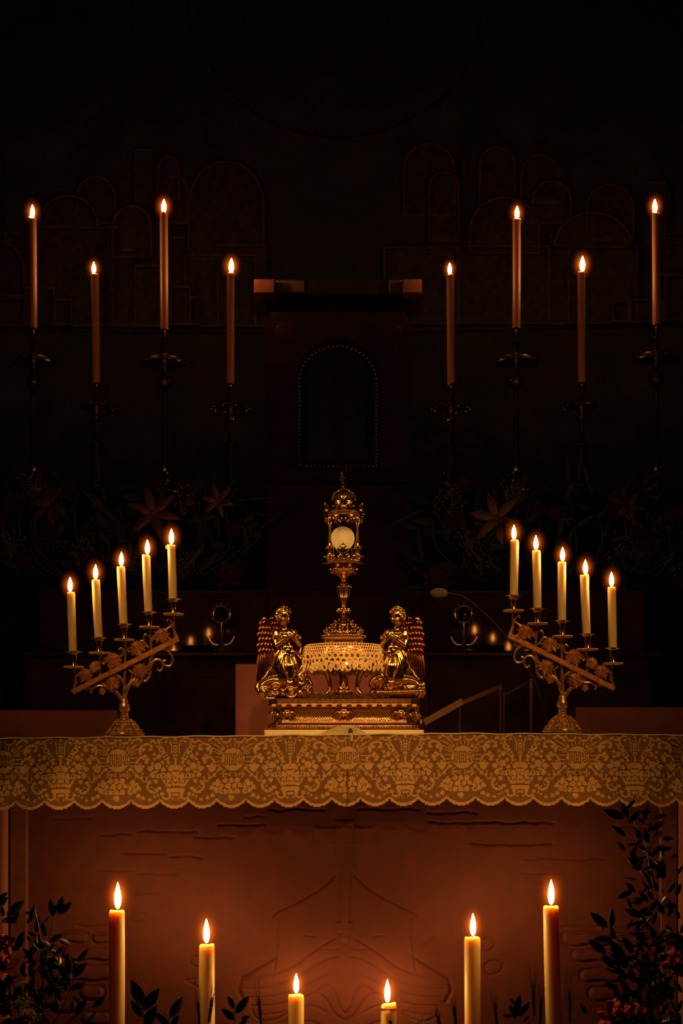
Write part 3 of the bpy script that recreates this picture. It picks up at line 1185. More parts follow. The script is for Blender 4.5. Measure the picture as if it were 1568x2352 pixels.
def lace_pt(px, v, lift=0.0):
    px = np.asarray(px, float)
    v = np.asarray(v, float)
    f = np.clip(v / 165.0, 0, 1.1)
    y = -0.012 - lift - 0.006 * f * np.sin(px / 36.0) - 0.005 * f * np.sin(px / 93.0 + 1.2) - 0.003 * np.sin(px / 20.0 + v / 60)
    fold = np.exp(-((px - 797) / 2.6) ** 2) * np.clip((v - 78) / 20, 0, 1)
    y = y + 0.014 * fold
    s = PX
    return np.stack([(px - 784) * s, y, ZC + (HORIZON - (top_y(px) + v)) * s], -1)


ac = root('altar_cloth', (0, 0.4, ALTAR_TOP), 'ecru altar cloth with deep lace border of vine and basket motifs', 'altar cloth')
acl = np.array(ac.location)
# the linen lying on the altar and hanging behind the lace
cols = np.arange(-126, 1696, 6.0)
rows_y = [1.06, 0.7, 0.35, 0.1, 0.02]
vs = []
for yb in rows_y:
    zt = ZC + (HORIZON - top_y(cols)) * PX + 0.001 * np.sin(cols / 23.0) * (yb < 0.05)
    vs.append(np.stack([(cols - 784) * PX, np.full_like(cols, yb), zt], -1))
lip = 0.0016 * np.abs(np.sin(cols / 61.0)) + 0.0012 * np.sin(cols / 17.0)
zt = ZC + (HORIZON - top_y(cols)) * PX
vs.append(np.stack([(cols - 784) * PX, np.full_like(cols, 0.0), zt + 0.001 + lip], -1))
vs.append(np.stack([(cols - 784) * PX, np.full_like(cols, -0.007), zt - 0.003 + lip], -1))
nrow_top = len(vs)
me_l = []
for v in (8, 40, 80, 120, 149):
    p = lace_pt(cols, np.full_like(cols, v))
    p[:, 1] += 0.0045
    vs.append(p)
A = np.concatenate(vs, 0) - acl
nc = len(cols)
R_ = len(vs)
fid = np.arange(R_ * nc).reshape(R_, nc)
fc = np.stack([fid[:-1, :-1], fid[:-1, 1:], fid[1:, 1:], fid[1:, :-1]], -1).reshape(-1, 4)


def np_obj(name, V_, F_, m, parent, smooth=False, label=None, kind=None):
    me = bpy.data.meshes.new(name)
    me.from_pydata(np.asarray(V_).tolist(), [], np.asarray(F_).tolist())
    if smooth:
        me.polygons.foreach_set('use_smooth', [True] * len(me.polygons))
    me.materials.append(m)
    o = bpy.data.objects.new(name, me)
    COL.objects.link(o)
    o.parent = parent
    if label:
        o['label'] = label
    if kind:
        o['kind'] = kind
    return o


nt_ = (nrow_top) * nc
top_f = fc[(fc.max(1) < nt_)]
bot_f = fc[(fc.min(1) >= nt_ - nc)]
np_obj('linen_top', A, top_f, M_LINEN, ac, True)
np_obj('lining', A, bot_f, M_LINING, ac, True, label='rose-brown lining behind the lace')
# net threads
thv, thf = [], []


def strip(P, Q):
    b = len(thv)
    for p, q in zip(P, Q):
        thv.append(p)
        thv.append(q)
    for i in range(len(P) - 1):
        thf.append((b + 2 * i, b + 2 * i + 2, b + 2 * i + 3, b + 2 * i + 1))


X0L, X1L = 272 - TILE * 1.5, 272 + TILE * 6.5
ncol = int((X1L - X0L) / CELL)
for i in range(ncol):
    x = X0L + (i + 0.5) * CELL
    if x < -122 or x > 1690:
        continue
    u = (x - 272 + TILE / 2) % TILE - TILE / 2
    ve = float(hem_v(u))
    vv = np.linspace(3, ve, 9)
    strip(lace_pt(np.full(9, x - 0.42), vv).tolist(), lace_pt(np.full(9, x + 0.42), vv).tolist())
xs = np.arange(-122, 1690, CELL)
us = (xs - 272 + TILE / 2) % TILE - TILE / 2
hv = hem_v(us)
for j in range(2, NV):
    v = (j + 0.5) * CELL
    ok = hv > v
    i = 0
    while i < len(xs):
        if ok[i]:
            k = i
            while k < len(xs) and ok[k]:
                k += 1
            if k - i > 2:
                seg = xs[i:k:2] if (k - i) > 4 else xs[i:k]
                strip(lace_pt(seg, np.full(len(seg), v - 0.42)).tolist(), lace_pt(seg, np.full(len(seg), v + 0.42)).tolist())
            i = k
        else:
            i += 1
np_obj('lace_net', np.array(thv) - acl, thf, M_NET, ac, kind='stuff')
# worked motifs: every connected patch of worked cells is a part; specks are gathered
inv = {v: k for k, v in IDS.items()}
lab = np.zeros(MASK.shape, int)
comps = []
for j0 in range(NV):
    for i0 in range(NU):
        if MASK[j0, i0] > 0 and lab[j0, i0] == 0:
            g = MASK[j0, i0]
            st = [(j0, i0)]
            lab[j0, i0] = len(comps) + 1
            cells = []
            while st:
                j, i = st.pop()
                cells.append((j, i))
                for dj in (-1, 0, 1):
                    for di in (-1, 0, 1):
                        a_, b_ = j + dj, i + di
                        if 0 <= a_ < NV and 0 <= b_ < NU and lab[a_, b_] == 0 and MASK[a_, b_] == g:
                            lab[a_, b_] = len(comps) + 1
                            st.append((a_, b_))
            comps.append((inv[g], cells))
specks = []


def lace_quads(px, vv):
    h = CELL * 0.5
    c = [lace_pt(px - h, vv - h, 0.0014), lace_pt(px + h, vv - h, 0.0014), lace_pt(px + h, vv + h, 0.0014), lace_pt(px - h, vv + h, 0.0014)]
    return np.stack(c, 1).reshape(-1, 3) - acl


for rep in range(-2, 7):
    x0 = 272 + rep * TILE
    for nm, cells in comps:
        jj = np.array([c[0] for c in cells])
        ii = np.array([c[1] for c in cells])
        px = x0 + ux[ii]
        keep = (px > -124) & (px < 1692)
        px = px[keep]
        vv = vy[jj[keep]]
        if len(px) == 0:
            continue
        if len(px) < 9:
            specks.append((px, vv))
            continue
        Vq = lace_quads(px, vv)
        # weld the shared corners so the patch is one sheet
        key = np.round(Vq[:, [0, 2]] * 1e6).astype(np.int64)
        _, fi, iv = np.unique(key, axis=0, return_index=True, return_inverse=True)
        np_obj(nm, Vq[fi], np.asarray(iv).reshape(-1)[np.arange(len(Vq))].reshape(-1, 4)[:, ::-1], M_LACE, ac)
Vq = lace_quads(np.concatenate([a for a, b in specks]), np.concatenate([b for a, b in specks]))
np_obj('lace_stitches', Vq, np.arange(len(Vq)).reshape(-1, 4)[:, ::-1], M_LACE, ac, kind='stuff')


# ================================================================ gilt throne on the altar
YTH = 0.62
s_ = S(YTH)


def LP(cx, Y, prof, n=32, mod=None, mb=None):
    """lathe by pixel rows: prof of (radius_px, py)"""
    s = S(Y)
    c = W(cx, 0, Y)
    mb = mb or MB()
    return mb.lathe((c.x, Y, 0.0), [(r * s, ZC + (HORIZON - py) * s) for r, py in prof], n, mod)


def ring_balls(mb, cx, Y, r, py, n, size, a0=0.0, squash=1.0, nu=6, nv=4):
    s = S(Y)
    c = W(cx, py, Y)
    for k in range(n):
        a = a0 + 2 * math.pi * k / n
        mb.ball(c + Vector((math.cos(a) * r * s, math.sin(a) * r * s, 0)), (size * s, size * s, size * s * squash), nu, nv)
    return mb


# linen-covered low platform under the throne
pl = root('linen_platform', W(790, 1700, 0.6), 'low linen-covered platform under the gilt throne', 'platform')
a = W(607, 1704, 0.46)
b = W(973, 1676.5, 0.46)
mb = MB()
t = 0.004
vs = []
for (i, y, zz) in ((0, 0.80, 0), (0, 0.46 + t, 0), (t, 0.46, 0)):
    vs += [(a.x + i, y, ALTAR_TOP + 0.003), (b.x - i, y, ALTAR_TOP + 0.003), (b.x - i, y, b.z - i), (a.x + i, y, b.z - i)]
fs = [(8, 9, 10, 11), (3, 2, 1, 0)]
for r in range(2):
    for k in range(4):
        k2 = (k + 1) % 4
        fs.append((r * 4 + k, r * 4 + k2, r * 4 + 4 + k2, r * 4 + 4 + k))
mb.add(vs, fs)
mb.build('covered_board', M_LINEN, pl, smooth=False)
ZPL = b.z

# folded linen flap with a dark pin where the cloth ends meet
fl = root('folded_linen', W(800, 1690, 0.01), 'folded white linen flap with dark pin at centre front', 'linen')
mb = MB()
top = [(728, 1689), (742, 1682), (762, 1673), (780, 1668.5), (812, 1668.5), (826, 1674), (838, 1682), (848, 1689)]
mb.prism([(W(x, y, 0.03).x, W(x, y, 0.03).z) for x, y in reversed(top)], 0.02, 0.055)
mb.build('flap', M_LINEN, fl, smooth=False)
mb = MB()
mb.prism([(W(x, y, 0.012).x, W(x, y, 0.012).z) for x, y in ((793, 1686), (816, 1686), (814, 1671), (795, 1671))], 0.013, 0.021)
mb.build('fold', M_LINEN, fl, smooth=False)
mb = MB()
mb.tube(catmull([W(803.5, 1684, 0.008), W(801.5, 1679, 0.006), W(804.5, 1674, 0.005), W(808, 1679, 0.006), W(806.5, 1684, 0.008)], 5), 0.0022, 6)
mb.build('pin', M_BLACK, fl)
mb = MB()
mb.tube(catmull([W(806, 1684, 0.004), W(808, 1692, -0.018), W(807, 1702, -0.02)], 5), 0.0035, 6).build('tie', M_LINEN, fl)

th = root('exposition_throne', W(789, 1676, YTH), 'gilt rectangular throne base with cherub heads and round table', 'throne')
YF = 0.47        # front face of the throne


def octo(x0, x1, yf, yb, cut_):
    return [(x0 + cut_, yf), (x1 - cut_, yf), (x1, yf + cut_), (x1, yb), (x0, yb), (x0, yf + cut_)]


def mould(prof, name, m, x0=616, x1=964, cutpx=20):
    """stack of canted-corner outlines: prof of (outset_px, py)"""
    s = S(YF)
    vs, fs = [], []
    cx0, cx1 = W(x0, 0, YF).x, W(x1, 0, YF).x
    for (o, py) in prof:
        z = W(0, py, YF).z
        d = o * s
        for (x, y) in octo(cx0 - d, cx1 + d, YF - d, 0.78 + d, cutpx * s):
            vs.append((x, y, z))
    for i in range(len(prof) - 1):
        for k in range(6):
            k2 = (k + 1) % 6
            fs.append((i * 6 + k, i * 6 + k2, (i + 1) * 6 + k2, (i + 1) * 6 + k))
    fs.append(tuple(reversed(range(6))))
    fs.append(tuple((len(prof) - 1) * 6 + k for k in range(6)))
    return MB().add(vs, fs).build(name, m, th, smooth=False)


mould([(-1, 1677), (0, 1675.5), (1.5, 1671), (0.5, 1666), (-3, 1662), (-6, 1660)], 'base_moulding', M_DULL)
mould([(-9, 1661), (-11, 1656), (-13, 1648), (-12, 1636), (-9, 1629)], 'body', M_DULL)
mould([(-8, 1630), (-5, 1627.5), (-5, 1625.5)], 'upper_fillet', M_GOLDP)
mould([(-4, 1626), (-1, 1623), (0, 1619), (-1, 1616), (-2, 1615)], 'frieze', M_DULL)
mould([(-2, 1615.5), (0, 1614.5), (0, 1605), (-2, 1604)], 'top_slab', M_DULL)
# egg and leaf on the base moulding
mb = MB()
s = S(YF)
for k in range(58):
    x = 622 + k * (958 - 622) / 57
    mb.ball(W(x, 1669.5, YF - 0.002), (2.2 * s, 2.6 * s, 3.6 * s), 6, 4)
mb.build('leaf_band', M_GOLD, th)
# blocks and ribs of the frieze
for k in range(15):
    x = 629 + k * 23.0
    if x > 955:
        break
    mb = MB().box(tuple(W(x - 5, 1622.8, YF) + Vector((0, -0.004, 0))), tuple(W(x + 5, 1617.2, YF) + Vector((0, 0.01, 0))))
    mb.build('frieze_block', M_VINE, th, smooth=False)
    mb = MB()
    for j in range(4):
        xx = x + 8 + j * 2.6
        if xx < 958:
            mb.tube([W(xx, 1623, YF - 0.003), W(xx, 1617, YF - 0.003)], 0.9 * s, 6)
    mb.build('rib_group', M_REDGOLD, th)
# lattice panels
for (x0, x1) in ((676, 766), (812, 902)):
    mb = MB()
    yb_, yt_ = 1655, 1632
    n = int((x1 - x0) / 6)
    for k in range(-4, n + 1):
        for sgn in (1, -1):
            xa = x0 + k * 6 if sgn > 0 else x0 + (k + 4) * 6
            P = []
            for yy in np.linspace(yb_, yt_, 9):
                xx = xa + sgn * (yb_ - yy) * 1.0
                if x0 <= xx <= x1:
                    o_ = -12.5 if yy > 1640 else -11.0
                    P.append(W(xx, yy, YF) + Vector((0, (float(np.interp(yy, [1629, 1636, 1648, 1656, 1661], [9, 12, 13, 11, 9])) - 0.9) * s, 0)))
            if len(P) > 1:
                mb.tube(P, 0.75 * s, 5)
    mb.build('lattice_panel', M_GOLD, th)


def cherub(cx, cy, Y, yaw, sc=1.0):
    s = S(Y) * sc
    c = W(cx, cy, Y)
    R = Matrix.Rotation(yaw, 3, 'Z')

    def T(x, y, z):
        return c + R @ Vector((x * s, y * s, z * s))
    mb = MB()
    mb.ball(T(0, -3, 3), (7.6 * s, 7 * s, 8.6 * s), 12, 8)
    mb.ball(T(0, -9.5, 1.5), (1.4 * s, 1.8 * s, 1.8 * s), 6, 4)
    for sx in (-1, 1):
        mb.ball(T(sx * 3.2, -8, -0.5), 2.6 * s, 8, 5)
        mb.ball(T(sx * 2.8, -9, 4), 1.2 * s, 6, 4)
    mb.ball(T(0, -8.8, -2.2), (2 * s, 1.2 * s, 0.9 * s), 6, 4)
    mb.ball(T(0, -8, -4.4), 2 * s, 6, 4)
    for k in range(9):
        a = math.pi * k / 8
        mb.ball(T(6.6 * math.cos(a), -5, 5 + 6.0 * math.sin(a)), 2.2 * s, 6, 4)
    for sx in (-1, 1):
        mb.tube(catmull([T(sx * 4, -3, -3), T(sx * 9, -4.5, 4), T(sx * 15, -4, 7), T(sx * 21, -2, 3)], 4), [2.6 * s, 2.8 * s, 2.4 * s, 1.2 * s], 8)
        for k in range(5):
            p0 = T(sx * (6 + 3.6 * k), -4.2 + 0.5 * k, 3 + (2.5 if 0 < k < 4 else 0))
            p1 = T(sx * (7.5 + 4.2 * k), -2, -12 + 0.9 * k * k * 0.6)
            mb.tube([p0, p0.lerp(p1, 0.55), p1], [2.0 * s, 2.3 * s, 0.9 * s], 6, flat=0.6)
    return mb.build('cherub_head', M_REDGOLD, th)


cherub(789, 1642, YF + 0.012, 0)
cherub(660, 1642, YF + 0.012, -0.2, 0.9)
cherub(920, 1642, YF + 0.012, 0.2, 0.9)
cherub(628, 1643, YF + 0.05, -0.9, 0.9)
cherub(952, 1643, YF + 0.05, 0.9, 0.9)

# scrolled crest and table on legs
mb = MB()
for k in range(-6, 7):
    x = 789 + k * 16
    hgt = 9 if abs(k) > 2 else 12
    mb.tube(spiral(W(x - 4, 1598, 0.52), 6 * s, 1.3, math.pi / 2, 1, 16), [1.7 * s, 1.2 * s], 6)
    mb.tube(spiral(W(x + 5, 1598, 0.52), 6 * s, 1.3, math.pi / 2, -1, 16), [1.7 * s, 1.2 * s], 6)
    mb.ball(W(x, 1592 if abs(k) > 2 else 1588, 0.515), 2.6 * s, 8, 5)
mb.build('scroll_crest', M_REDGOLD, th)
mb = MB()
for k in range(5):
    a = math.pi * (0.1 + 0.8 * k / 4)
    p0 = W(789, 1592, 0.53)
    p1 = p0 + Vector((math.cos(a) * 17 * s, 0, math.sin(a) * 20 * s))
    mb.tube(catmull([p0, p0.lerp(p1, 0.5) + Vector((0, -3 * s, 0)), p1], 4), [2 * s, 3.6 * s, 1.5 * s], 8)
mb.ball(W(789, 1590, 0.52), 4 * s, 10, 6)
mb.build('palmette', M_REDGOLD, th)
LP(789, YTH, [(40, 1604), (40, 1600), (26, 1594), (14, 1586), (11, 1575), (9, 1560), (12, 1540), (18, 1527), (18, 1522)], 24).build('pedestal', M_REDGOLD, th)
for k in range(3):
    ang = math.radians((215, 325, 90)[k])
    c0 = W(789, 0, YTH).x

    def leg(r, py):
        return Vector((c0 + math.cos(ang) * r * s_, YTH + math.sin(ang) * r * s_, ZC + (HORIZON - py) * s_))
    mb = MB().tube(catmull([leg(58, 1524), leg(49, 1545), leg(41, 1562), leg(38, 1580), leg(45, 1592), leg(52, 1603)], 5),
                   [6 * s_, 6.5 * s_, 5.2 * s_, 4.5 * s_, 5.5 * s_, 4 * s_], 10)
    mb.ball(leg(52, 1599), 6 * s_, 8, 6)
    mb.build('leg', M_REDGOLD, th)
LP(789, YTH, [(60, 1526), (78, 1522), (84, 1517), (84, 1490), (80, 1484.5), (0.5, 1484)], 40).build('table_drum', M_GOLDP, th)

# small votive lamp under the cloth
lm = root('small_lamp', W(797, 1540, 0.50), 'tiny bright bulb under the crocheted doily', 'lamp')
m_ = bpy.data.materials.new('lamp_bulb')
m_.use_nodes = True
m_.node_tree.nodes.clear()
e_ = m_.node_tree.nodes.new('ShaderNodeEmission')
e_.inputs[0].default_value = (1, 0.62, 0.25, 1)
e_.inputs[1].default_value = 60
o_ = m_.node_tree.nodes.new('ShaderNodeOutputMaterial')
m_.node_tree.links.new(e_.outputs[0], o_.inputs[0])
MB().ball(W(797, 1523.5, 0.475), 3.0 * s_, 10, 6).build('bulb', m_, lm)
MB().tube(catmull([W(797, 1524, 0.478), W(797, 1545, 0.50), W(793, 1575, 0.53), W(789, 1604, 0.53)], 5), 0.0022, 6).build('wire', M_BRONZE, lm)

# ---------------------------------------------------------------- crocheted doily on the round table
dl = root('crochet_doily', W(789, 1484, YTH), 'cream crocheted doily with ring fringe on the round table', 'doily')
cxw = W(789, 0, YTH).x


def dpt(a, py):
    """point on the hanging skirt of the doily"""
    f = np.interp(py, [1482, 1486, 1495, 1548], [0.0, 0.7, 0.85, 1.0])
    r = np.interp(py, [1482, 1484, 1490, 1512, 1550], [84, 88.5, 91, 94, 99]) + f * (2.6 * math.sin(a * 9 + 0.6) + 1.6 * math.sin(a * 5))
    return Vector((cxw + math.cos(a) * r * s_, YTH + math.sin(a) * r * s_, ZC + (HORIZON - py) * s_))


def dframe(a):
    rad = Vector((math.cos(a), math.sin(a), 0))
    tan = Vector((-math.sin(a), math.cos(a), 0))
    return Matrix(((tan.x, rad.x, 0), (tan.y, rad.y, 0), (0, 0, 1)))


mb = MB()
LPv = [(0.5, 1482.6), (60, 1482.6), (82, 1482.8), (86, 1483.6)]
LP(789, YTH, LPv, 48, mb=mb)
mb.build('centre_cloth', M_DOILY, dl)
NA = 46
band = MB()
for row, (py, r, n) in enumerate(((1487.5, 3.4, 88), (1494, 3.4, 88), (1500.5, 3.6, 88))):
    for k in range(n):
        a = 2 * math.pi * (k + 0.5 * (row % 2)) / n
        band.torus(dpt(a, py), r * s_, 0.85 * s_, 9, 4, dframe(a))
for py in (1484.2, 1490.8, 1497.5, 1504.2):
    P = [dpt(2 * math.pi * k / 120, py) for k in range(121)]
    band.tube(P, 0.95 * s_, 5, cap=False)
band.build('mesh_band', M_DOILY, dl)
ringm = MB()
ringm.torus((0, 0, 0), 5.6 * s_, 1.2 * s_, 14, 5)
for k in range(9):
    a = 2 * math.pi * k / 9
    ringm.torus((math.cos(a) * 7.2 * s_, 0, math.sin(a) * 7.2 * s_), 1.9 * s_, 0.75 * s_, 7, 4)
ring_me = ringm.mesh('ring_motif')
ring_me.materials.append(M_DOILY)
leafm = MB()
leafm.tube(catmull([(0, 0, 8 * s_), (-4.4 * s_, 0, 1 * s_), (0, 0, -8 * s_), (4.4 * s_, 0, 1 * s_), (0, 0, 8 * s_)], 4), 1.1 * s_, 5)
for k in range(4):
    z = (4 - k * 3.4) * s_
    leafm.tube([(-3 * s_, 0, z - 1.5 * s_), (0, 0, z), (3 * s_, 0, z - 1.5 * s_)], 0.8 * s_, 4)
leafm.tube([(0, 0, 8 * s_), (0, 0, -10 * s_)], 0.8 * s_, 4)
leaf_me = leafm.mesh('leaf_motif')
leaf_me.materials.append(M_DOILY)
dloc = wloc(dl)
for k in range(NA):
    a = 2 * math.pi * k / NA
    tilt = Matrix.Rotation(RNG.uniform(-0.25, 0.25), 4, 'X') @ Matrix.Rotation(RNG.uniform(-0.5, 0.5), 4, 'Z')
    F4 = dframe(a).to_4x4()
    piece('ring_motif', ring_me, dl, Matrix.Translation(dpt(a, 1513) - dloc) @ F4 @ tilt)
    me_ = ring_me if k % 2 else leaf_me
    tilt = Matrix.Rotation(RNG.uniform(-0.3, 0.3), 4, 'X') @ Matrix.Rotation(RNG.uniform(-0.7, 0.7), 4, 'Z')
    piece('ring_motif' if k % 2 else 'leaf_motif', me_, dl,
          Matrix.Translation(dpt(a + 0.5 * math.pi / NA, 1536 + RNG.uniform(0, 6)) - dloc) @ F4 @ tilt)
    piece('ring_motif', ring_me, dl, Matrix.Translation(dpt(a + math.pi / NA, 1523 + RNG.uniform(-2, 2)) - dloc) @ F4 @ Matrix.Rotation(RNG.uniform(-0.6, 0.6), 4, 'Z'))
    piece('leaf_motif', leaf_me, dl, Matrix.Translation(dpt(a + math.pi / NA, 1529 + RNG.uniform(0, 7)) - dloc) @ F4 @ tilt)

# ================================================================ monstrance
CXM = 789
mo = root('monstrance', W(CXM, 1482, YTH), 'tall gilt monstrance with domed canopy on columns', 'monstrance')
oct_ = lambda a, i: 1.0 + 0.035 * math.cos(8 * a)
LP(CXM, YTH, [(55, 1482), (55.5, 1480), (54, 1478.5), (54, 1469), (55, 1467.5), (53, 1465), (49, 1463)], 48).build('foot_drum', M_GOLDP, mo)
foot = LP(CXM, YTH, [(50, 1464), (51, 1461), (48.5, 1458), (46, 1456.5), (45, 1453), (40, 1447), (33, 1441), (26, 1437), (21, 1432), (18, 1425), (13, 1420), (8, 1417), (6, 1414)],
          48, lambda a, i: 1.0 + (0.05 * abs(math.sin(3 * a)) if i > 4 else 0)).build('foot_dome', M_GOLD, mo)
mb = MB()
ring_balls(mb, CXM, YTH, 50.5, 1462.5, 46, 1.7)
ring_balls(mb, CXM, YTH, 46, 1454.5, 40, 1.6)
ring_balls(mb, CXM, YTH, 20.5, 1430, 18, 1.5)
mb.build('beading', M_GOLD, mo)
s = s_
for k in range(8):
    a = 2 * math.pi * (k + 0.5) / 8
    mb = MB()
    F = dframe(a)

    def fp(r, py, off=0.0):
        return Vector((W(CXM, 0, YTH).x + math.cos(a + off) * r * s, YTH + math.sin(a + off) * r * s, ZC + (HORIZON - py) * s))
    mb.tube(catmull([fp(22, 1428), fp(29, 1437), fp(38, 1443), fp(47, 1454), fp(49, 1451)], 5), [2.0 * s, 3.2 * s, 2.6 * s, 2.4 * s, 1.6 * s], 8)
    for (r, py, z, o) in ((30, 1437, 3, .12), (30, 1437, 3, -.12), (38, 1444, 3.2, .16), (38, 1444, 3.2, -.16), (44, 1450, 3, .2), (44, 1450, 3, -.2), (40, 1446, 2.6, .34)):
        mb.ball(fp(r + 1.5, py, o), z * s, 8, 5)
    mb.torus(fp(37, 1442, math.pi / 8), 4.6 * s, 1.2 * s, 12, 5, dframe(a + math.pi / 8) @ Matrix.Rotation(-0.7, 3, 'X'))
    mb.ball(fp(37, 1443, math.pi / 8), 3 * s, 8, 5)
    mb.build('foot_scroll', M_GOLD, mo)
mb = MB()
for k in range(6):
    a = 2 * math.pi * k / 6
    p = Vector((W(CXM, 0, YTH).x + math.cos(a) * 20 * s, YTH + math.sin(a) * 20 * s, W(0, 1426, YTH).z))
    mb.ball(p, 2.6 * s, 8, 5)
    mb.ball(p + Vector((0, 0, -3 * s)), 2.0 * s, 6, 4)
mb.build('foot_buds', M_REDGOLD, mo)
# stem
LP(CXM, YTH, [(6, 1416), (7.5, 1413), (5, 1411), (6, 1410), (12, 1408), (17, 1405), (17, 1403.5), (12, 1399), (8, 1396), (4.5, 1394), (4.5, 1391), (6, 1389.5), (5, 1388)],
   32, lambda a, i: 1 + 0.05 * math.cos(8 * a) * (3 < i < 9)).build('knop', M_GOLD, mo)
mb = MB()
ring_balls(mb, CXM, YTH, 12.5, 1400, 10, 2.2)
ring_balls(mb, CXM, YTH, 16.5, 1404, 22, 1.2)
mb.build('knop_beads', M_GOLDP, mo)
LP(CXM, YTH, [(5, 1388), (7.5, 1383), (9.5, 1378), (10.5, 1374), (11.3, 1373), (11, 1371.5), (13, 1362), (15, 1353), (16.2, 1349), (17, 1347.5), (16, 1345.5), (12, 1343), (13, 1340), (9, 1337), (5, 1335), (5, 1333)],
   32, lambda a, i: 1 + 0.045 * math.cos(8 * a) * (i < 9)).build('vase_stem', M_REDGOLD, mo)
mb = MB()
for k in range(8):
    a = 2 * math.pi * k / 8
    P = []
    for (r, py) in ((7.9, 1383), (11, 1372), (13.6, 1362), (16.8, 1349)):
        P.append(Vector((W(CXM, 0, YTH).x + math.cos(a) * r * s, YTH + math.sin(a) * r * s, ZC + (HORIZON - py) * s)))
    mb.tube(P, 0.7 * s, 5)
    mb.ball(P[-1], 1.6 * s, 6, 4)
    mb.ball(P[1], 1.0 * s, 6, 4)
mb.build('stem_ribs', M_GOLDP, mo)
LP(CXM, YTH, [(5, 1334), (8, 1332), (6, 1330), (7, 1328.5), (13, 1324), (22, 1319), (30, 1314.5), (34.5, 1311), (35.5, 1309), (33, 1307), (29, 1305), (28.5, 1301), (30, 1300)],
   48, lambda a, i: 1 + 0.03 * abs(math.sin(6 * a)) * (3 < i < 7)).build('bowl', M_GOLDP, mo)
mb = MB()
ring_balls(mb, CXM, YTH, 29.5, 1303, 40, 1.2)
for k in range(6):
    a = 2 * math.pi * k / 6 + 0.26
    p = Vector((W(CXM, 0, YTH).x + math.cos(a) * 27 * s, YTH + math.sin(a) * 27 * s, W(0, 1315, YTH).z))
    mb.ball(p, (6 * s, 6 * s, 4 * s), 10, 6)
ring_balls(mb, CXM, YTH, 35.5, 1310, 12, 2.4)
mb.build('bowl_gadroons', M_GOLDP, mo)
LP(CXM, YTH, [(30, 1301), (40, 1299.5), (52, 1297.5), (54, 1296), (52, 1294.5), (42, 1293), (36, 1291.5), (34, 1288), (35, 1286), (33, 1284), (0.5, 1283)], 48).build('gallery_plate', M_GOLD, mo)
mb = MB()
ring_balls(mb, CXM, YTH, 36, 1290, 36, 1.5)
for k in range(10):
    a = 2 * math.pi * k / 10
    c = Vector((W(CXM, 0, YTH).x + math.cos(a) * 30 * s, YTH + math.sin(a) * 30 * s, W(0, 1279, YTH).z))
    mb.torus(c, 4.2 * s, 1.3 * s, 10, 5, dframe(a))
    mb.ball(c, 1.8 * s, 6, 4)
mb.build('gallery_scrolls', M_GOLD, mo)
# columns
for k, (ax, ay) in enumerate(((-32, -14), (32, -14), (-32, 14), (32, 14))):
    c = W(CXM, 0, YTH)
    cc = Vector((c.x + ax * s, YTH + ay * s, 0))
    prof = [(9, 1287), (9, 1284), (7, 1282), (8.5, 1277), (7, 1271), (4, 1268), (5, 1266), (7, 1261), (7.5, 1256), (6, 1250), (4.5, 1246.5), (5, 1245), (3.8, 1244),
            (3.4, 1225), (3.2, 1214), (5, 1212.5), (4, 1210), (6, 1204), (7.5, 1197), (8, 1191), (6, 1188), (8, 1186), (8, 1182)]
    mb = MB().lathe(cc, [(r * s, ZC + (HORIZON - py) * s) for r, py in prof], 16)
    for j in range(6):
        a = 2 * math.pi * j / 6
        for (r, py, z) in ((8, 1194, 2), (7, 1200, 1.8), (7.5, 1259, 1.7), (8, 1279, 1.7)):
            mb.ball(cc + Vector((math.cos(a) * r * s, math.sin(a) * r * s, ZC + (HORIZON - py) * s)), z * s, 6, 4)
    mb.build('column', M_REDGOLD, mo)
    mb = MB()
    sg = 1 if ax > 0 else -1
    q = W(CXM + ax + sg * 9, 1193, YTH + ay * s)
    mb.tube(catmull([q + Vector((0, 0, 8 * s)), q + Vector((sg * 3 * s, 0, 2 * s)), q + Vector((sg * 1 * s, 0, -6 * s)), q + Vector((-sg * 3 * s, 0, -10 * s))], 4), 1.2 * s, 6)
    for j in range(5):
        mb.ball(q + Vector((sg * 2.5 * s, 0, (6 - 3.4 * j) * s)), 1.3 * s, 6, 4)
    q2 = W(CXM + ax + sg * 13, 1279, YTH + ay * s)
    mb.tube([W(CXM + ax + sg * 6, 1280, YTH + ay * s), q2], 0.8 * s, 5)
    mb.ball(q2, 1.5 * s, 6, 4)
    mb.build('column_ornament', M_GOLD, mo, kind='stuff')
# canopy
LP(CXM, YTH, [(37, 1186), (39, 1184), (38, 1182), (41, 1180), (43, 1178), (43, 1176), (38, 1174.5), (30, 1173), (0.5, 1172)], 48, None).build('entablature', M_GOLDP, mo)
mb = MB()
LP(CXM, YTH, [(36, 1186.5), (35, 1191), (32, 1196), (30, 1201), (29.3, 1201), (31, 1195), (33, 1190), (33, 1187)], 48,
   lambda a, i: 1.0 + 0.0 * i, mb)
for k in range(14):
    a = 2 * math.pi * k / 14
    c = Vector((W(CXM, 0, YTH).x + math.cos(a) * 33 * s, YTH + math.sin(a) * 33 * s, W(0, 1197, YTH).z))
    mb.torus(c, 4.6 * s, 1.2 * s, 10, 5, dframe(a))
    mb.ball(c + Vector((0, 0, -6 * s)), 1.8 * s, 6, 4)
    mb.ball(c + Vector((0, 0, 6 * s)), 1.6 * s, 6, 4)
mb.build('festoons', M_GOLD, mo)
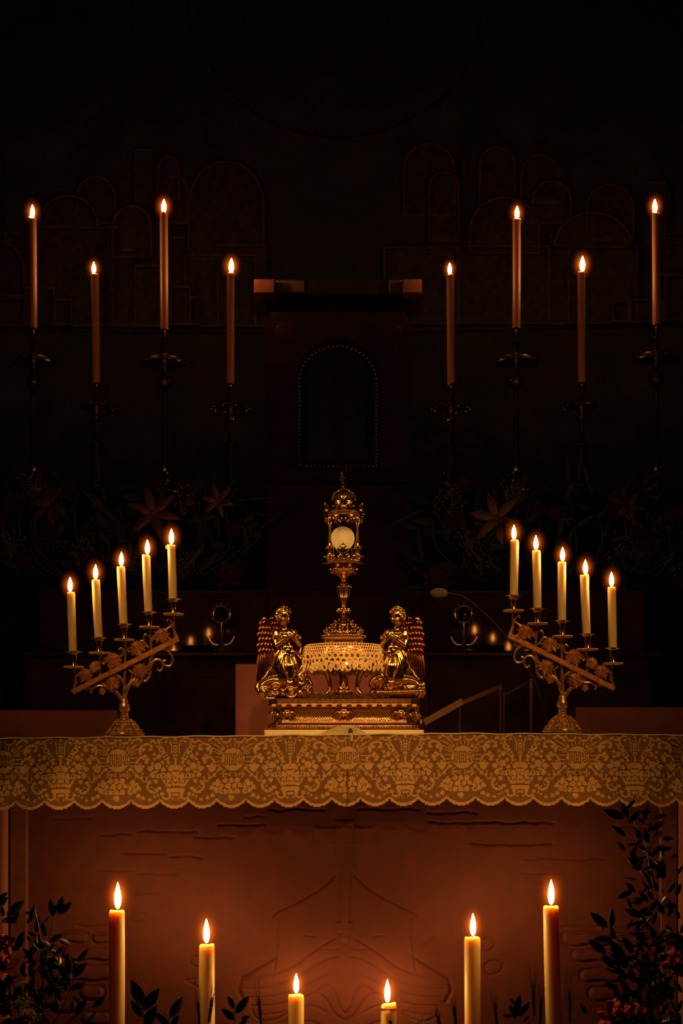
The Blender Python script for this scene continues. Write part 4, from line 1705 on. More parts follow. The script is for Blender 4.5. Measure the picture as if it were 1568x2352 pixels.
for k in range(8):
    mb = MB()
    a = 2 * math.pi * (k + 0.5) / 8
    d = Vector((math.cos(a), math.sin(a), 0))
    c = W(CXM, 1172, YTH)
    mb.tube(catmull([c + d * 36 * s, c + d * 44 * s + Vector((0, 0, 4 * s)), c + d * 46 * s + Vector((0, 0, 12 * s)), c + d * 42 * s + Vector((0, 0, 16 * s))], 4),
            [3 * s, 3.4 * s, 2.4 * s, 1.0 * s], 8)
    mb.ball(c + d * 40 * s + Vector((0, 0, 7 * s)), 3.4 * s, 8, 5)
    mb.tube([c + d * 40 * s + Vector((0, 0, -5 * s)), c + d * 53 * s + Vector((0, 0, -7 * s))], [1.6 * s, 0.7 * s], 5)
    mb.build('acroterion', M_REDGOLD, mo)
LP(CXM, YTH, [(27, 1174), (26.5, 1171), (25, 1169), (24.5, 1160), (25.5, 1157), (26.5, 1155), (27, 1152)], 40).build('drum', M_GOLDP, mo)
dome = LP(CXM, YTH, [(27.5, 1153), (27.5, 1148), (26.5, 1142), (24, 1136), (20, 1131), (14.5, 1127), (8, 1124.5), (4, 1123)], 40).build('dome', M_GOLD, mo)
mb = MB()
for j, (r, py) in enumerate(((28, 1150), (27.8, 1145.5), (26.8, 1141), (25, 1137), (22.2, 1133), (18.5, 1129.8), (14, 1127), (9, 1125))):
    ring_balls(mb, CXM, YTH, r, py, max(8, int(r * 0.95)), 1.5, 0.11 * (j % 2))
ring_balls(mb, CXM, YTH, 25.5, 1164, 14, 2.4)
mb.build('dome_scales', M_GOLD, mo)
LP(CXM, YTH, [(6, 1125), (5.5, 1121), (3, 1118), (4, 1117)], 16).build('finial_base', M_GOLDP, mo)
# finial: little robed figure with a staff
mb = MB()
c = lambda x, y: W(x, y, YTH)
mb.chain([c(788, 1118), c(787.5, 1108), c(786, 1099)], [4.0 * s, 3.4 * s, 3.4 * s], 10)
mb.chain([c(786, 1099), c(785, 1094), c(784.5, 1090)], [3.4 * s, 2.6 * s, 1.6 * s], 10)
mb.ball(c(784.5, 1086.5), (3.0 * s, 3.0 * s, 3.6 * s), 10, 6)
mb.chain([c(782, 1094), c(780.5, 1100), c(784, 1103)], [1.5 * s, 1.3 * s, 1.1 * s], 8)
mb.chain([c(788, 1094), c(792, 1099), c(795, 1097)], [1.5 * s, 1.3 * s, 1.1 * s], 8)
mb.build('finial_figure', M_REDGOLD, mo)
mb = MB()
mb.tube([c(790.5, 1119), c(795, 1092), c(797.2, 1076)], 0.8 * s, 6)
mb.tube([c(791.5, 1081), c(803.5, 1079.5)], 1.2 * s, 6)
mb.build('finial_staff', M_GOLDP, mo)
# lunette holding the wafer
mb = MB()
mb.tube(catmull([c(764, 1245), c(767, 1255), c(776, 1266), c(787, 1270), c(798, 1266), c(807, 1255), c(810, 1243)], 5), 1.2 * s, 6)
mb.tube([c(787, 1284), c(787, 1269)], [3 * s, 1.6 * s], 8)
for sx in (766, 808):
    mb.tube([c(sx, 1258), c(sx, 1284)], 0.9 * s, 6)
mb.build('lunette', M_REDGOLD, mo)
mb = MB()
mb.ball(W(787.5, 1257, YTH - 0.008), (8.5 * s, 3 * s, 8 * s), 12, 8)
mb.tube([W(787.5, 1252, YTH - 0.008), W(787.5, 1245.5, YTH - 0.008)], [4 * s, 0.4 * s], 8)
for sx in (-1, 1):
    mb.ball(W(787.5 + sx * 8, 1260, YTH - 0.008), (5 * s, 2.4 * s, 3.5 * s), 10, 6)
mb.build('lunette_clip', M_GOLDP, mo)

ho = MB()
R_h = 27.4 * s
hp = W(786.8, 1236.7, YTH - 0.001)
n = 48
vs = []
for yy in (-0.0012, 0.0012):
    vs += [(hp.x + R_h * math.cos(2 * math.pi * k / n), hp.y + yy, hp.z + R_h * math.sin(2 * math.pi * k / n)) for k in range(n)]
ho.add(vs, [tuple(range(n)), tuple(reversed(range(n, 2 * n)))] + [(k, n + k, n + (k + 1) % n, (k + 1) % n) for k in range(n)])
center_build(ho, 'communion_wafer', M_HOST, 'large round cream wafer held upright inside the monstrance', 'wafer', smooth=False)


# ================================================================ kneeling angels
def remesh(mb, name, vox, mat_, parent, smooth_it=2, fac=0.5):
    me = mb.mesh('tmp', wloc(parent), True, None)
    ob = bpy.data.objects.new('tmp', me)
    COL.objects.link(ob)
    r = ob.modifiers.new('r', 'REMESH')
    r.mode = 'VOXEL'
    r.voxel_size = vox
    r.use_smooth_shade = True
    if smooth_it:
        sm = ob.modifiers.new('s', 'SMOOTH')
        sm.factor = fac
        sm.iterations = smooth_it
    dg = bpy.context.evaluated_depsgraph_get()
    me2 = bpy.data.meshes.new_from_object(ob.evaluated_get(dg))
    bpy.data.objects.remove(ob)
    bpy.data.meshes.remove(me)
    me2.name = name
    me2.materials.clear()
    me2.materials.append(mat_)
    me2.polygons.foreach_set('use_smooth', [True] * len(me2.polygons))
    o = bpy.data.objects.new(name, me2)
    COL.objects.link(o)
    o.parent = parent
    return o


FEATHER_L = blade(7, 0.20, 0.22, 0.05, 0.8, 0.02, rib=0.012).mesh('long_feather')
FEATHER_S = blade(6, 0.56, 0.26, 0.06, 0.55, 0.10, pw=0.75, rib=0.05).mesh('covert_feather')
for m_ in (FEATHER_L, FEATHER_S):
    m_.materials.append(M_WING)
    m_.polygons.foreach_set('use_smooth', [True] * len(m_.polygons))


def angel(cx, mx, label, swirl):
    s = S(0.60)
    Y0 = 0.60
    base = W(cx, 1605, Y0)
    rt = root('kneeling_angel', base, label, 'statue', 'gilt kneeling angels')

    def A(x, y, z):
        return Vector((base.x + mx * x * s, Y0 + y * s, base.z + z * s))

    def Q(zx, zy, y):     # from the left statue's own drawing grid
        return A(zx / 7.127 - 80, y, 235 - zy / 7.127)
    # ---- body: head, neck, torso, arms, hands, legs
    mb = MB()
    f = Vector((mx * 0.72, -0.62, -0.30)).normalized()       # where the face looks
    up = Vector((mx * 0.16, -0.02, 0.98))
    side = f.cross(up).normalized()
    up = side.cross(f).normalized()
    hc = Q(575, 322, -4)

    def Hd(a, b, c):      # head frame: side, forward, up (px)
        return hc + (side * a + f * b + up * c) * s
    RH = Matrix((side, f, up)).transposed()
    mb.ball(Hd(0, 0, 2), (15.5 * s, 17 * s, 18 * s), 18, 12, RH)
    mb.ball(Hd(0, 5, -9), (11.5 * s, 11 * s, 12 * s), 14, 10, RH)       # jaw
    mb.ball(Hd(0, 12.5, -17), 4.4 * s, 10, 6)                         # chin
    mb.chain([Hd(0, 15.5, 4), Hd(0, 19, -3.5), Hd(0, 16, -5)], [1.7 * s, 2.3 * s, 2.0 * s], 8)   # nose
    for e in (-1, 1):
        mb.ball(Hd(e * 7.5, 10.5, -7), 5.6 * s, 10, 7)                 # cheek
        mb.ball(Hd(e * 5.6, 14.2, 2.6), (2.8 * s, 1.6 * s, 1.5 * s), 8, 5, RH)   # eye
        mb.chain([Hd(e * 2, 16, 6.5), Hd(e * 6, 15, 7.5), Hd(e * 10, 11.5, 6)], [1.6 * s, 1.8 * s, 1.4 * s], 8)  # brow
        mb.ball(Hd(e * 15, -1, -2), (2.4 * s, 3.6 * s, 4.6 * s), 8, 6, RH)       # ear
    mb.caps(Hd(-3.6, 14.6, -10.5), 1.5 * s, Hd(3.6, 14.6, -10.5), 1.5 * s, 8)
    mb.caps(Hd(-2.6, 14.6, -13), 1.7 * s, Hd(2.6, 14.6, -13), 1.7 * s, 8)
    mb.chain([Hd(0, -2, -12), Q(590, 505, -2), Q(590, 570, 0)], [9 * s, 8.5 * s, 10 * s])        # neck
    mb.ball(Q(590, 640, 0), (20 * s, 15 * s, 18 * s), 16, 10)
    mb.ball(Q(540, 620, -9), 8 * s, 10, 7)
    mb.ball(Q(650, 620, -9), 8 * s, 10, 7)
    mb.caps(Q(450, 585, 0), 8.5 * s, Q(735, 585, 2), 8.5 * s)
    mb.chain([Q(600, 700, 0), Q(625, 850, 0), Q(610, 970, 2)], [17 * s, 15 * s, 20 * s], 16)
    # arms crossed on the breast
    mb.chain([Q(450, 590, -2), Q(445, 700, -7), Q(470, 805, -13)], [9 * s, 8.4 * s, 7 * s])
    mb.chain([Q(470, 805, -13), Q(580, 730, -19), Q(672, 668, -22)], [7 * s, 6 * s, 4.2 * s])
    mb.chain([Q(742, 590, 0), Q(800, 690, -5), Q(830, 785, -8)], [9 * s, 8.2 * s, 6.8 * s])
    mb.chain([Q(830, 785, -8), Q(770, 720, -16), Q(715, 660, -20)], [6.8 * s, 5.8 * s, 4.2 * s])
    # hands: palm, four fingers and a thumb each
    for (w_, tip, dz) in ((Q(672, 668, -22), Q(735, 600, -21), -1), (Q(715, 660, -20), Q(650, 585, -21), 1)):
        d = tip - w_
        dn = d.normalized()
        pr = Vector((-dn.z, 0, dn.x))
        mb.ball(w_ + d * 0.28, 4.4 * s, 10, 7)
        for j, L in enumerate((0.86, 1.0, 0.95, 0.78)):
            o1 = pr * ((j - 1.5) * 2.1 * s)
            k0 = w_ + d * 0.4 + o1
            k1 = w_ + d * (0.4 + 0.32 * L) + o1 * 1.1 + Vector((0, -1.2 * s, 0))
            k2 = w_ + d * (0.4 + 0.6 * L) + o1 * 1.05 + Vector((0, 0.4 * s, 0))
            mb.chain([k0, k1, k2], [1.35 * s, 1.2 * s, 1.0 * s], 8)
        mb.chain([w_ + d * 0.2 + pr * (4 * s * dz), w_ + d * 0.42 + pr * (6 * s * dz), w_ + d * 0.62 + pr * (6 * s * dz)], [1.5 * s, 1.3 * s, 1.1 * s], 8)
    # legs: one knee forward, the other lower leg stretched back with a bare foot
    mb.chain([Q(640, 985, -2), Q(668, 1150, -12), Q(690, 1320, -16)], [17 * s, 15 * s, 10 * s], 16)
    mb.chain([Q(580, 985, 2), Q(560, 1200, -2), Q(560, 1370, -6)], [16 * s, 14 * s, 10 * s], 16)
    mb.chain([Q(565, 1380, -10), Q(440, 1375, -13), Q(330, 1392, -12), Q(262, 1425, -12)], [10 * s, 8.6 * s, 6.2 * s, 5.4 * s])
    mb.chain([Q(262, 1425, -12), Q(228, 1462, -14), Q(240, 1490, -16)], [5.6 * s, 5.0 * s, 3.2 * s])
    for j in range(4):
        mb.ball(Q(222 + j * 12, 1492 + j * 2, -17), 2.0 * s, 6, 5)
    remesh(mb, 'body', 1.15 * s, M_GOLD, rt, 2)
    # ---- hair
    mb = MB()
    r = random.Random(4)
    for k in range(150):
        a = r.uniform(0, 2 * math.pi)
        e = r.uniform(-0.75, 1.0)
        ce = math.sqrt(max(0, 1 - e * e))
        d = (ce * math.cos(a), ce * math.sin(a), e)
        if d[1] > 0.42 and d[2] < 0.62:
            continue
        if d[2] < -0.35 and d[1] > -0.1:
            continue
        p = Hd(d[0] * 16.6, d[1] * 17.6, 2 + d[2] * 18.6)
        mb.ball(p, r.uniform(2.6, 4.0) * s, 8, 6)
        if k % 3 == 0:
            mb.torus(p, 3.4 * s, 1.2 * s, 10, 5, Matrix.Rotation(r.uniform(0, 3), 3, 'X') @ Matrix.Rotation(r.uniform(0, 3), 3, 'Z'))
    mb.build('hair', M_GOLD, rt)
    # ---- robe with folds
    mb = MB()
    mb.chain([Q(610, 880, 0), Q(600, 1000, 0), Q(590, 1180, -2), Q(600, 1350, -2)], [18 * s, 23 * s, 25 * s, 24 * s], 18)
    mb.chain([Q(470, 960, 6), Q(430, 1120, 8), Q(370, 1290, 6)], [12 * s, 12 * s, 9 * s])       # cloak falling behind
    mb.chain([Q(760, 930, 4), Q(840, 1030, 8), Q(860, 1180, 6)], [11 * s, 11 * s, 8 * s])
    # raised thigh under the cloth
    mb.chain([Q(640, 1010, -10), Q(665, 1160, -20), Q(700, 1330, -22)], [15 * s, 14 * s, 9 * s], 16)
    for (P, rr_) in (
            ([(560, 1000, -20), (540, 1120, -24), (545, 1240, -22), (600, 1350, -18)], 3.0),
            ([(600, 990, -24), (575, 1100, -31), (590, 1230, -33), (680, 1370, -28)], 2.6),
            ([(690, 990, -22), (735, 1120, -29), (745, 1250, -30), (715, 1370, -28)], 3.0),
            ([(740, 960, -14), (785, 1100, -20), (790, 1240, -20), (740, 1360, -22)], 3.0),
            ([(500, 880, -10), (450, 980, -10), (400, 1080, -6), (380, 1160, -2)], 3.4),
            ([(540, 900, -16), (500, 1020, -16), (440, 1120, -10), (400, 1230, -4)], 3.4),
            ([(480, 1030, -8), (460, 1120, -10), (500, 1200, -14), (540, 1260, -16)], 3.4),
            ([(420, 1150, -4), (340, 1220, -2), (290, 1300, -4), (220, 1370, -8)], 3.2),
            ([(560, 1320, -16), (480, 1310, -17), (380, 1320, -14), (270, 1360, -12)], 3.0),
            ([(600, 860, -17), (640, 900, -20), (700, 870, -18), (760, 900, -12)], 3.2),
            ([(520, 840, -14), (580, 870, -18), (640, 840, -19), (720, 830, -15)], 2.6),
            ([(760, 900, -10), (830, 930, -6), (860, 850, -2), (850, 760, 2)], 3.4),
            ([(800, 960, -8), (850, 1010, -10), (900, 1090, -10), (960, 1110, -8)], 3.2),
            ([(790, 1300, -16), (850, 1200, -14), (900, 1130, -12), (955, 1090, -10)], 3.0),
            ([(800, 1340, -16), (870, 1260, -14), (920, 1200, -12), (960, 1170, -10)], 3.0),
            ([(600, 1340, -20), (640, 1400, -22), (690, 1420, -22), (740, 1400, -22)], 3.0)):
        mb.tube(catmull([Q(*p) for p in P], 5), [rr_ * 0.8 * s, rr_ * s, rr_ * 1.1 * s, rr_ * 0.7 * s], 8)
    # rolled sleeves and neckline
    for (c_, R_, n_) in ((Q(452, 670, -6), 9.6, (0.1, -0.5, 1)), (Q(795, 665, -4), 9.4, (0.4, -0.4, 1))):
        for k in range(3):
            zz = Vector((mx * n_[0], n_[1] * 0.3, n_[2])).normalized()
            M3 = zz.to_track_quat('Y', 'Z').to_matrix()
            mb.torus(c_ + zz * (4 - k * 4) * s, R_ * s, 2.4 * s, 16, 7, M3)
    mb.tube(catmull([Q(470, 560, -8), Q(540, 600, -16), Q(600, 615, -17), Q(660, 595, -16), Q(725, 550, -6)], 5), 2.2 * s, 8)
    mb.tube(catmull([Q(480, 590, -10), Q(545, 650, -17), Q(610, 665, -18), Q(665, 630, -17)], 5), 1.8 * s, 8)
    # sash bow
    for (x, y) in ((610, 850), (690, 850), (730, 930), (655, 920)):
        mb.ball(Q(x, y, -18), (7 * s, 5 * s, 8 * s), 10, 7)
    # big rolled drapery knot
    mb.tube(spiral(Q(885, 1040, -8), 10 * s, 1.4, 0.4, mx, 22), [3.6 * s, 2.6 * s], 8)
    remesh(mb, 'robe', 1.15 * s, M_GOLD, rt, 2)
    # ---- cloud
    mb = MB()
    mb.caps(Q(230, 1560, 0), 13 * s, Q(960, 1580, 0), 12 * s, 16)
    mb.caps(Q(230, 1600, 14), 9 * s, Q(960, 1600, 14), 9 * s, 16)
    mb.ball(Q(200, 1470, 4), 11 * s, 12, 8)
    mb.ball(Q(380, 1480, 2), (26 * s, 18 * s, 10 * s), 14, 8)
    mb.ball(Q(700, 1470, 4), (24 * s, 18 * s, 12 * s), 14, 8)
    if swirl:
        for (x, y, R_, hd) in ((455, 1535, 17, 1), (700, 1555, 18, -1), (955, 1535, 14, -1), (890, 1375, 14, 1), (265, 1560, 13, 1)):
            c_ = Q(x, y, -14)
            mb.ball(c_ + Vector((0, 9 * s, 0)), (R_ * s, R_ * 0.85 * s, R_ * s), 14, 9)
            mb.tube(spiral(c_ + Vector((0, -3 * s, 0)), R_ * 0.95 * s, 1.9, 0.7, hd * mx, 34, 5 * s, 0.1), [3.0 * s, 2.2 * s], 8)
            mb.ball(c_ + Vector((0, -7 * s, 0)), 3.0 * s, 8, 6)
        mb.tube(catmull([Q(170, 1420, -4), Q(150, 1500, -6), Q(200, 1600, -8), Q(330, 1670, -10), Q(450, 1665, -10)], 6), [4 * s, 5 * s, 5 * s, 4 * s, 3 * s], 10)
    else:
        for k in range(13):
            t = k / 12
            p0 = Q(180 + 760 * t, 1475 + 40 * t, -6)
            p1 = Q(150 + 760 * t, 1560 + 20 * t, -19)
            p2 = Q(190 + 740 * t, 1655, -10)
            mb.tube(catmull([p0, p1, p2], 6), [3.2 * s, 5.6 * s, 3.2 * s], 9)
        c_ = Q(900, 1390, -8)
        mb.ball(c_ + Vector((0, 6 * s, 0)), (17 * s, 12 * s, 13 * s), 12, 8)
        for k in range(4):
            mb.tube(catmull([Q(800 + 45 * k, 1420 - 8 * k, -14), Q(850 + 45 * k, 1360 + 18 * k, -18), Q(930 + 30 * k, 1400 + 38 * k, -12)], 5), 3.4 * s, 8)
        c_ = Q(205, 1480, -8)
        mb.ball(c_, (12 * s, 11 * s, 13 * s), 12, 8)
        mb.tube(spiral(c_ + Vector((0, -9 * s, 0)), 10 * s, 1.4, 1.0, mx, 20, 3 * s), 2.4 * s, 8)
    # long rolled drape at the inner side
    mb.chain([Q(800, 1330, -6), Q(880, 1320, -4), Q(970, 1370, -4), Q(1010, 1450, -4)], [8 * s, 9 * s, 8 * s, 7 * s])
    remesh(mb, 'cloud_base', 1.3 * s, M_GOLD, rt, 2)
    # ---- wings with rows of feathers
    for (nm, x0, z0, y0, lean, sc_, yaw) in (('wing', -46, 186, 10, 0.05, 1.0, 0.15), ('wing', -24, 195, 22, 0.03, 0.92, -0.3)):
        top = A(x0, y0, z0)
        wr = MB()
        # leading edge and inner web (solid)
        out = [(0, 0), (-7, -12), (-10.5, -35), (-11.5, -60), (-11, -90), (-12, -120), (-14, -146), (2, -140), (14, -120), (22, -85), (26, -50), (24, -25), (12, -8)]
        R3 = Matrix.Rotation(yaw * mx, 3, 'Z')

        def wp(x, z, d=0.0):
            return top + R3 @ Vector((mx * x * sc_ * s, d * s, 0)) + Vector((0, 0, z * sc_ * s))
        nn = len(out)
        front = [wp(x, z, -1.5) for x, z in out]
        back = [wp(x, z, 3.0) for x, z in out]
        ctr_f = wp(6, -70, -4)
        ctr_b = wp(6, -70, 5)
        vs = front + back + [ctr_f, ctr_b]
        fs = []
        for i in range(nn):
            j = (i + 1) % nn
            fs += [(i, j, 2 * nn), (nn + j, nn + i, 2 * nn + 1), (i, nn + i, nn + j, j)]
        wr.add(vs, fs)
        wr.tube(catmull([wp(14, -12, -2), wp(2, -1, -2), wp(-8, -14, -2), wp(-11.5, -40, -2), wp(-12, -70, -2)], 5), [3 * s, 4 * s, 3.4 * s, 2.4 * s, 1.2 * s], 8)
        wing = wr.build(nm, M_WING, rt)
        rl = base
        nrm = R3 @ Vector((0, -1, 0))
        for row in range(6):
            nf = (2, 4, 5, 5, 5, 5)[row]
            for k in range(nf):
                x = -8 + 6.6 * (k + 0.5 * (row % 2)) + (4 if row == 0 else 0)
                z = -3 - row * 12.5 - 0.8 * abs(k - 1.5)
                p = wp(x, z, -3.5 - 0.4 * (6 - row) - 0.3 * k)
                L = (17 + row * 1.0) * sc_ * s
                dd = Vector((mx * (-0.22 + 0.10 * k), -0.10, -1))
                o_ = piece('covert_feather', FEATHER_S, wing, frame(p - rl, dd, nrm, L, L, L))
        for k in range(7):
            x = -9 + k * 4.6
            p = wp(x * 0.9, -74 + 1.5 * k, -2.2 - 0.45 * k)
            L = (76 - 5.0 * k) * sc_ * s
            dd = Vector((mx * (-0.075 + 0.02 * k), -0.03, -1))
            piece('long_feather', FEATHER_L, wing, frame(p - rl, dd, nrm, L, 48 * s, 40 * s))
    return rt


angel(650, 1, 'gilt kneeling angel left of the monstrance, on swirling clouds', True)
angel(914, -1, 'gilt kneeling angel right of the monstrance, on ribbed clouds', False)


# ================================================================ candles
def candle(xt, yt, xb, yb, Y, w, fh, label, group, m, fx=0.0, fw=None, seed=0, dish=0.25, tilt=0.0, drip=None, sink=6, lobe=0.0):
    """xt,yt top centre px; xb,yb foot; w width px; fh flame height px"""
    s = S(Y)
    r = random.Random(seed * 13 + 5)
    foot = W(xb, yb + sink, Y)
    topc = W(xt, yt, Y)
    rt = root('candle', foot, label, 'candle', group)
    R = w / 2 * s
    H_ = topc.z - foot.z
    n = 24
    prof = [(0.96, 0), (1, 0.003), (1, H_ * .2), (1, H_ * .4), (1, H_ * .6), (1, H_ * .8), (1, H_ - 1.6 * R * .5), (0.985, H_ - 0.28 * R), (0.93, H_ - 0.08 * R), (0.85, H_), (0.7, H_ - .04 * R),
            (0.45, H_ - dish * R), (0.12, H_ - dish * 1.2 * R)]
    bend = r.uniform(-0.5, 0.5) * s
    vs, fs = [], []
    ph = r.uniform(0, 6.28)
    for i, (k, z) in enumerate(prof):
        t = max(0, min(1, z / H_))
        cx = foot.x + (topc.x - foot.x) * t + bend * math.sin(math.pi * t)
        for j in range(n):
            a = 2 * math.pi * j / n
            zz = z
            rr = R * k * (1 + 0.012 * math.sin(2 * a + ph + 4 * t))
            if i >= 6:
                zz += tilt * R * math.cos(a) * (1 if i > 6 else .3) + 0.05 * R * math.sin(3 * a + ph) + lobe * R * max(0, math.cos(a - ph)) ** 6
            vs.append((cx + rr * math.cos(a), Y + rr * math.sin(a), foot.z + zz))
    m_ = len(prof)
    for i in range(m_ - 1):
        for j in range(n):
            j2 = (j + 1) % n
            fs.append((i * n + j, i * n + j2, (i + 1) * n + j2, (i + 1) * n + j))
    fs.append(tuple(reversed(range(n))))
    fs.append(tuple((m_ - 1) * n + j for j in range(n)))
    wax = MB().add(vs, fs).build('wax', m, rt, angle=None)
    if drip:
        mb = MB()
        mb.chain([W(xt + dx, yt + dy, Y) + Vector((0, -0.15 * R, 0)) for dx, dy, rr in drip], [rr * s for dx, dy, rr in drip], 10)
        remesh(mb, 'wax_drip', 0.5 * s, m, wax, 3)
    # wick and flame
    fw = fw or fh * 0.31
    wl = 0.16 * fh
    fb = topc + Vector((fx * s, 0, 0.4 * s))
    wk = MB().tube(catmull([topc + Vector((fx * 0.5 * s, 0, -dish * R)), fb + Vector((0, 0, 0.5 * wl * s)), fb + Vector((0.7 * s, 0, wl * s))], 4), 1.0 * s if w < 25 else 1.3 * s, 6)
    wk.build('wick', M_WICK, rt)
    fp_ = [(0.25, 0.0), (0.55, 0.05), (0.8, 0.13), (0.95, 0.24), (1.0, 0.36), (0.93, 0.5), (0.76, 0.64), (0.53, 0.77), (0.3, 0.88), (0.12, 0.96), (0.02, 1.0)]
    vs, fs = [], []
    lean = r.uniform(-1.0, 1.0) * 0.5
    nf = 10
    z0 = fb.z + 0.05 * fh * s
    for (k, t) in fp_:
        for j in range(nf):
            a = 2 * math.pi * j / nf
            vs.append((fb.x + k * fw / 2 * s * math.cos(a) + lean * s * t * t, Y + k * fw / 2 * s * math.sin(a), z0 + t * fh * s))
    for i in range(len(fp_) - 1):
        for j in range(nf):
            j2 = (j + 1) % nf
            fs.append((i * nf + j, i * nf + j2, (i + 1) * nf + j2, (i + 1) * nf + j))
    fs.append(tuple(reversed(range(nf))))
    fs.append(tuple((len(fp_) - 1) * nf + j for j in range(nf)))
    fl_ = MB().add(vs, fs).build('flame', M_FLAME, rt, angle=None)
    MB().ball((fb.x, Y, z0 + 0.46 * fh * s), (fw * 2.5 * s, fw * 2.5 * s, fh * 1.05 * s), 16, 12).build('flame_halo', M_HALO, fl_)  # added halo standing in for lens bloom around the flame
    return rt


# ================================================================ five-branched candelabra
YC = 0.12
sc = S(YC)


def vine_leaf_mesh():
    half = [(0.10, 0.42), (0.21, 0.45), (0.19, 0.28), (0.44, 0.36), (0.36, 0.18), (0.56, 0.08), (0.38, 0.0), (0.48, -0.17), (0.30, -0.18), (0.34, -0.40), (0.15, -0.31), (0.08, -0.42)]
    lob = [(0, 0.64)] + half + [(0, -0.33)] + [(-x, z) for x, z in half[::-1]]
    lob = lob[::-1]
    n = len(lob)
    vs = [(x, 0.02 + 0.06 * (x * x + z * z), z) for x, z in lob]
    mid = []
    for i, (x, z) in enumerate(lob):
        k = 0.55
        tip = math.hypot(x, z) > 0.45
        mid.append((x * k, -0.10 if tip else -0.02, z * k))
    vs += mid + [(0, -0.06, -0.05)]
    vs += [(x, y + 0.05, z) for x, y, z in vs[:n]] + [(0, 0.05, -0.05)]
    fs = []
    for i in range(n):
        j = (i + 1) % n
        fs += [(i, n + i, n + j, j), (n + i, 2 * n, n + j), (i, j, 2 * n + 1 + j, 2 * n + 1 + i), (2 * n + 1 + i, 2 * n + 1 + j, 3 * n + 1)]
    return MB().add(vs, fs).mesh('vine_leaf', smooth=True, angle=35)


VLEAF = vine_leaf_mesh()
VLEAF.materials.append(M_VINE)


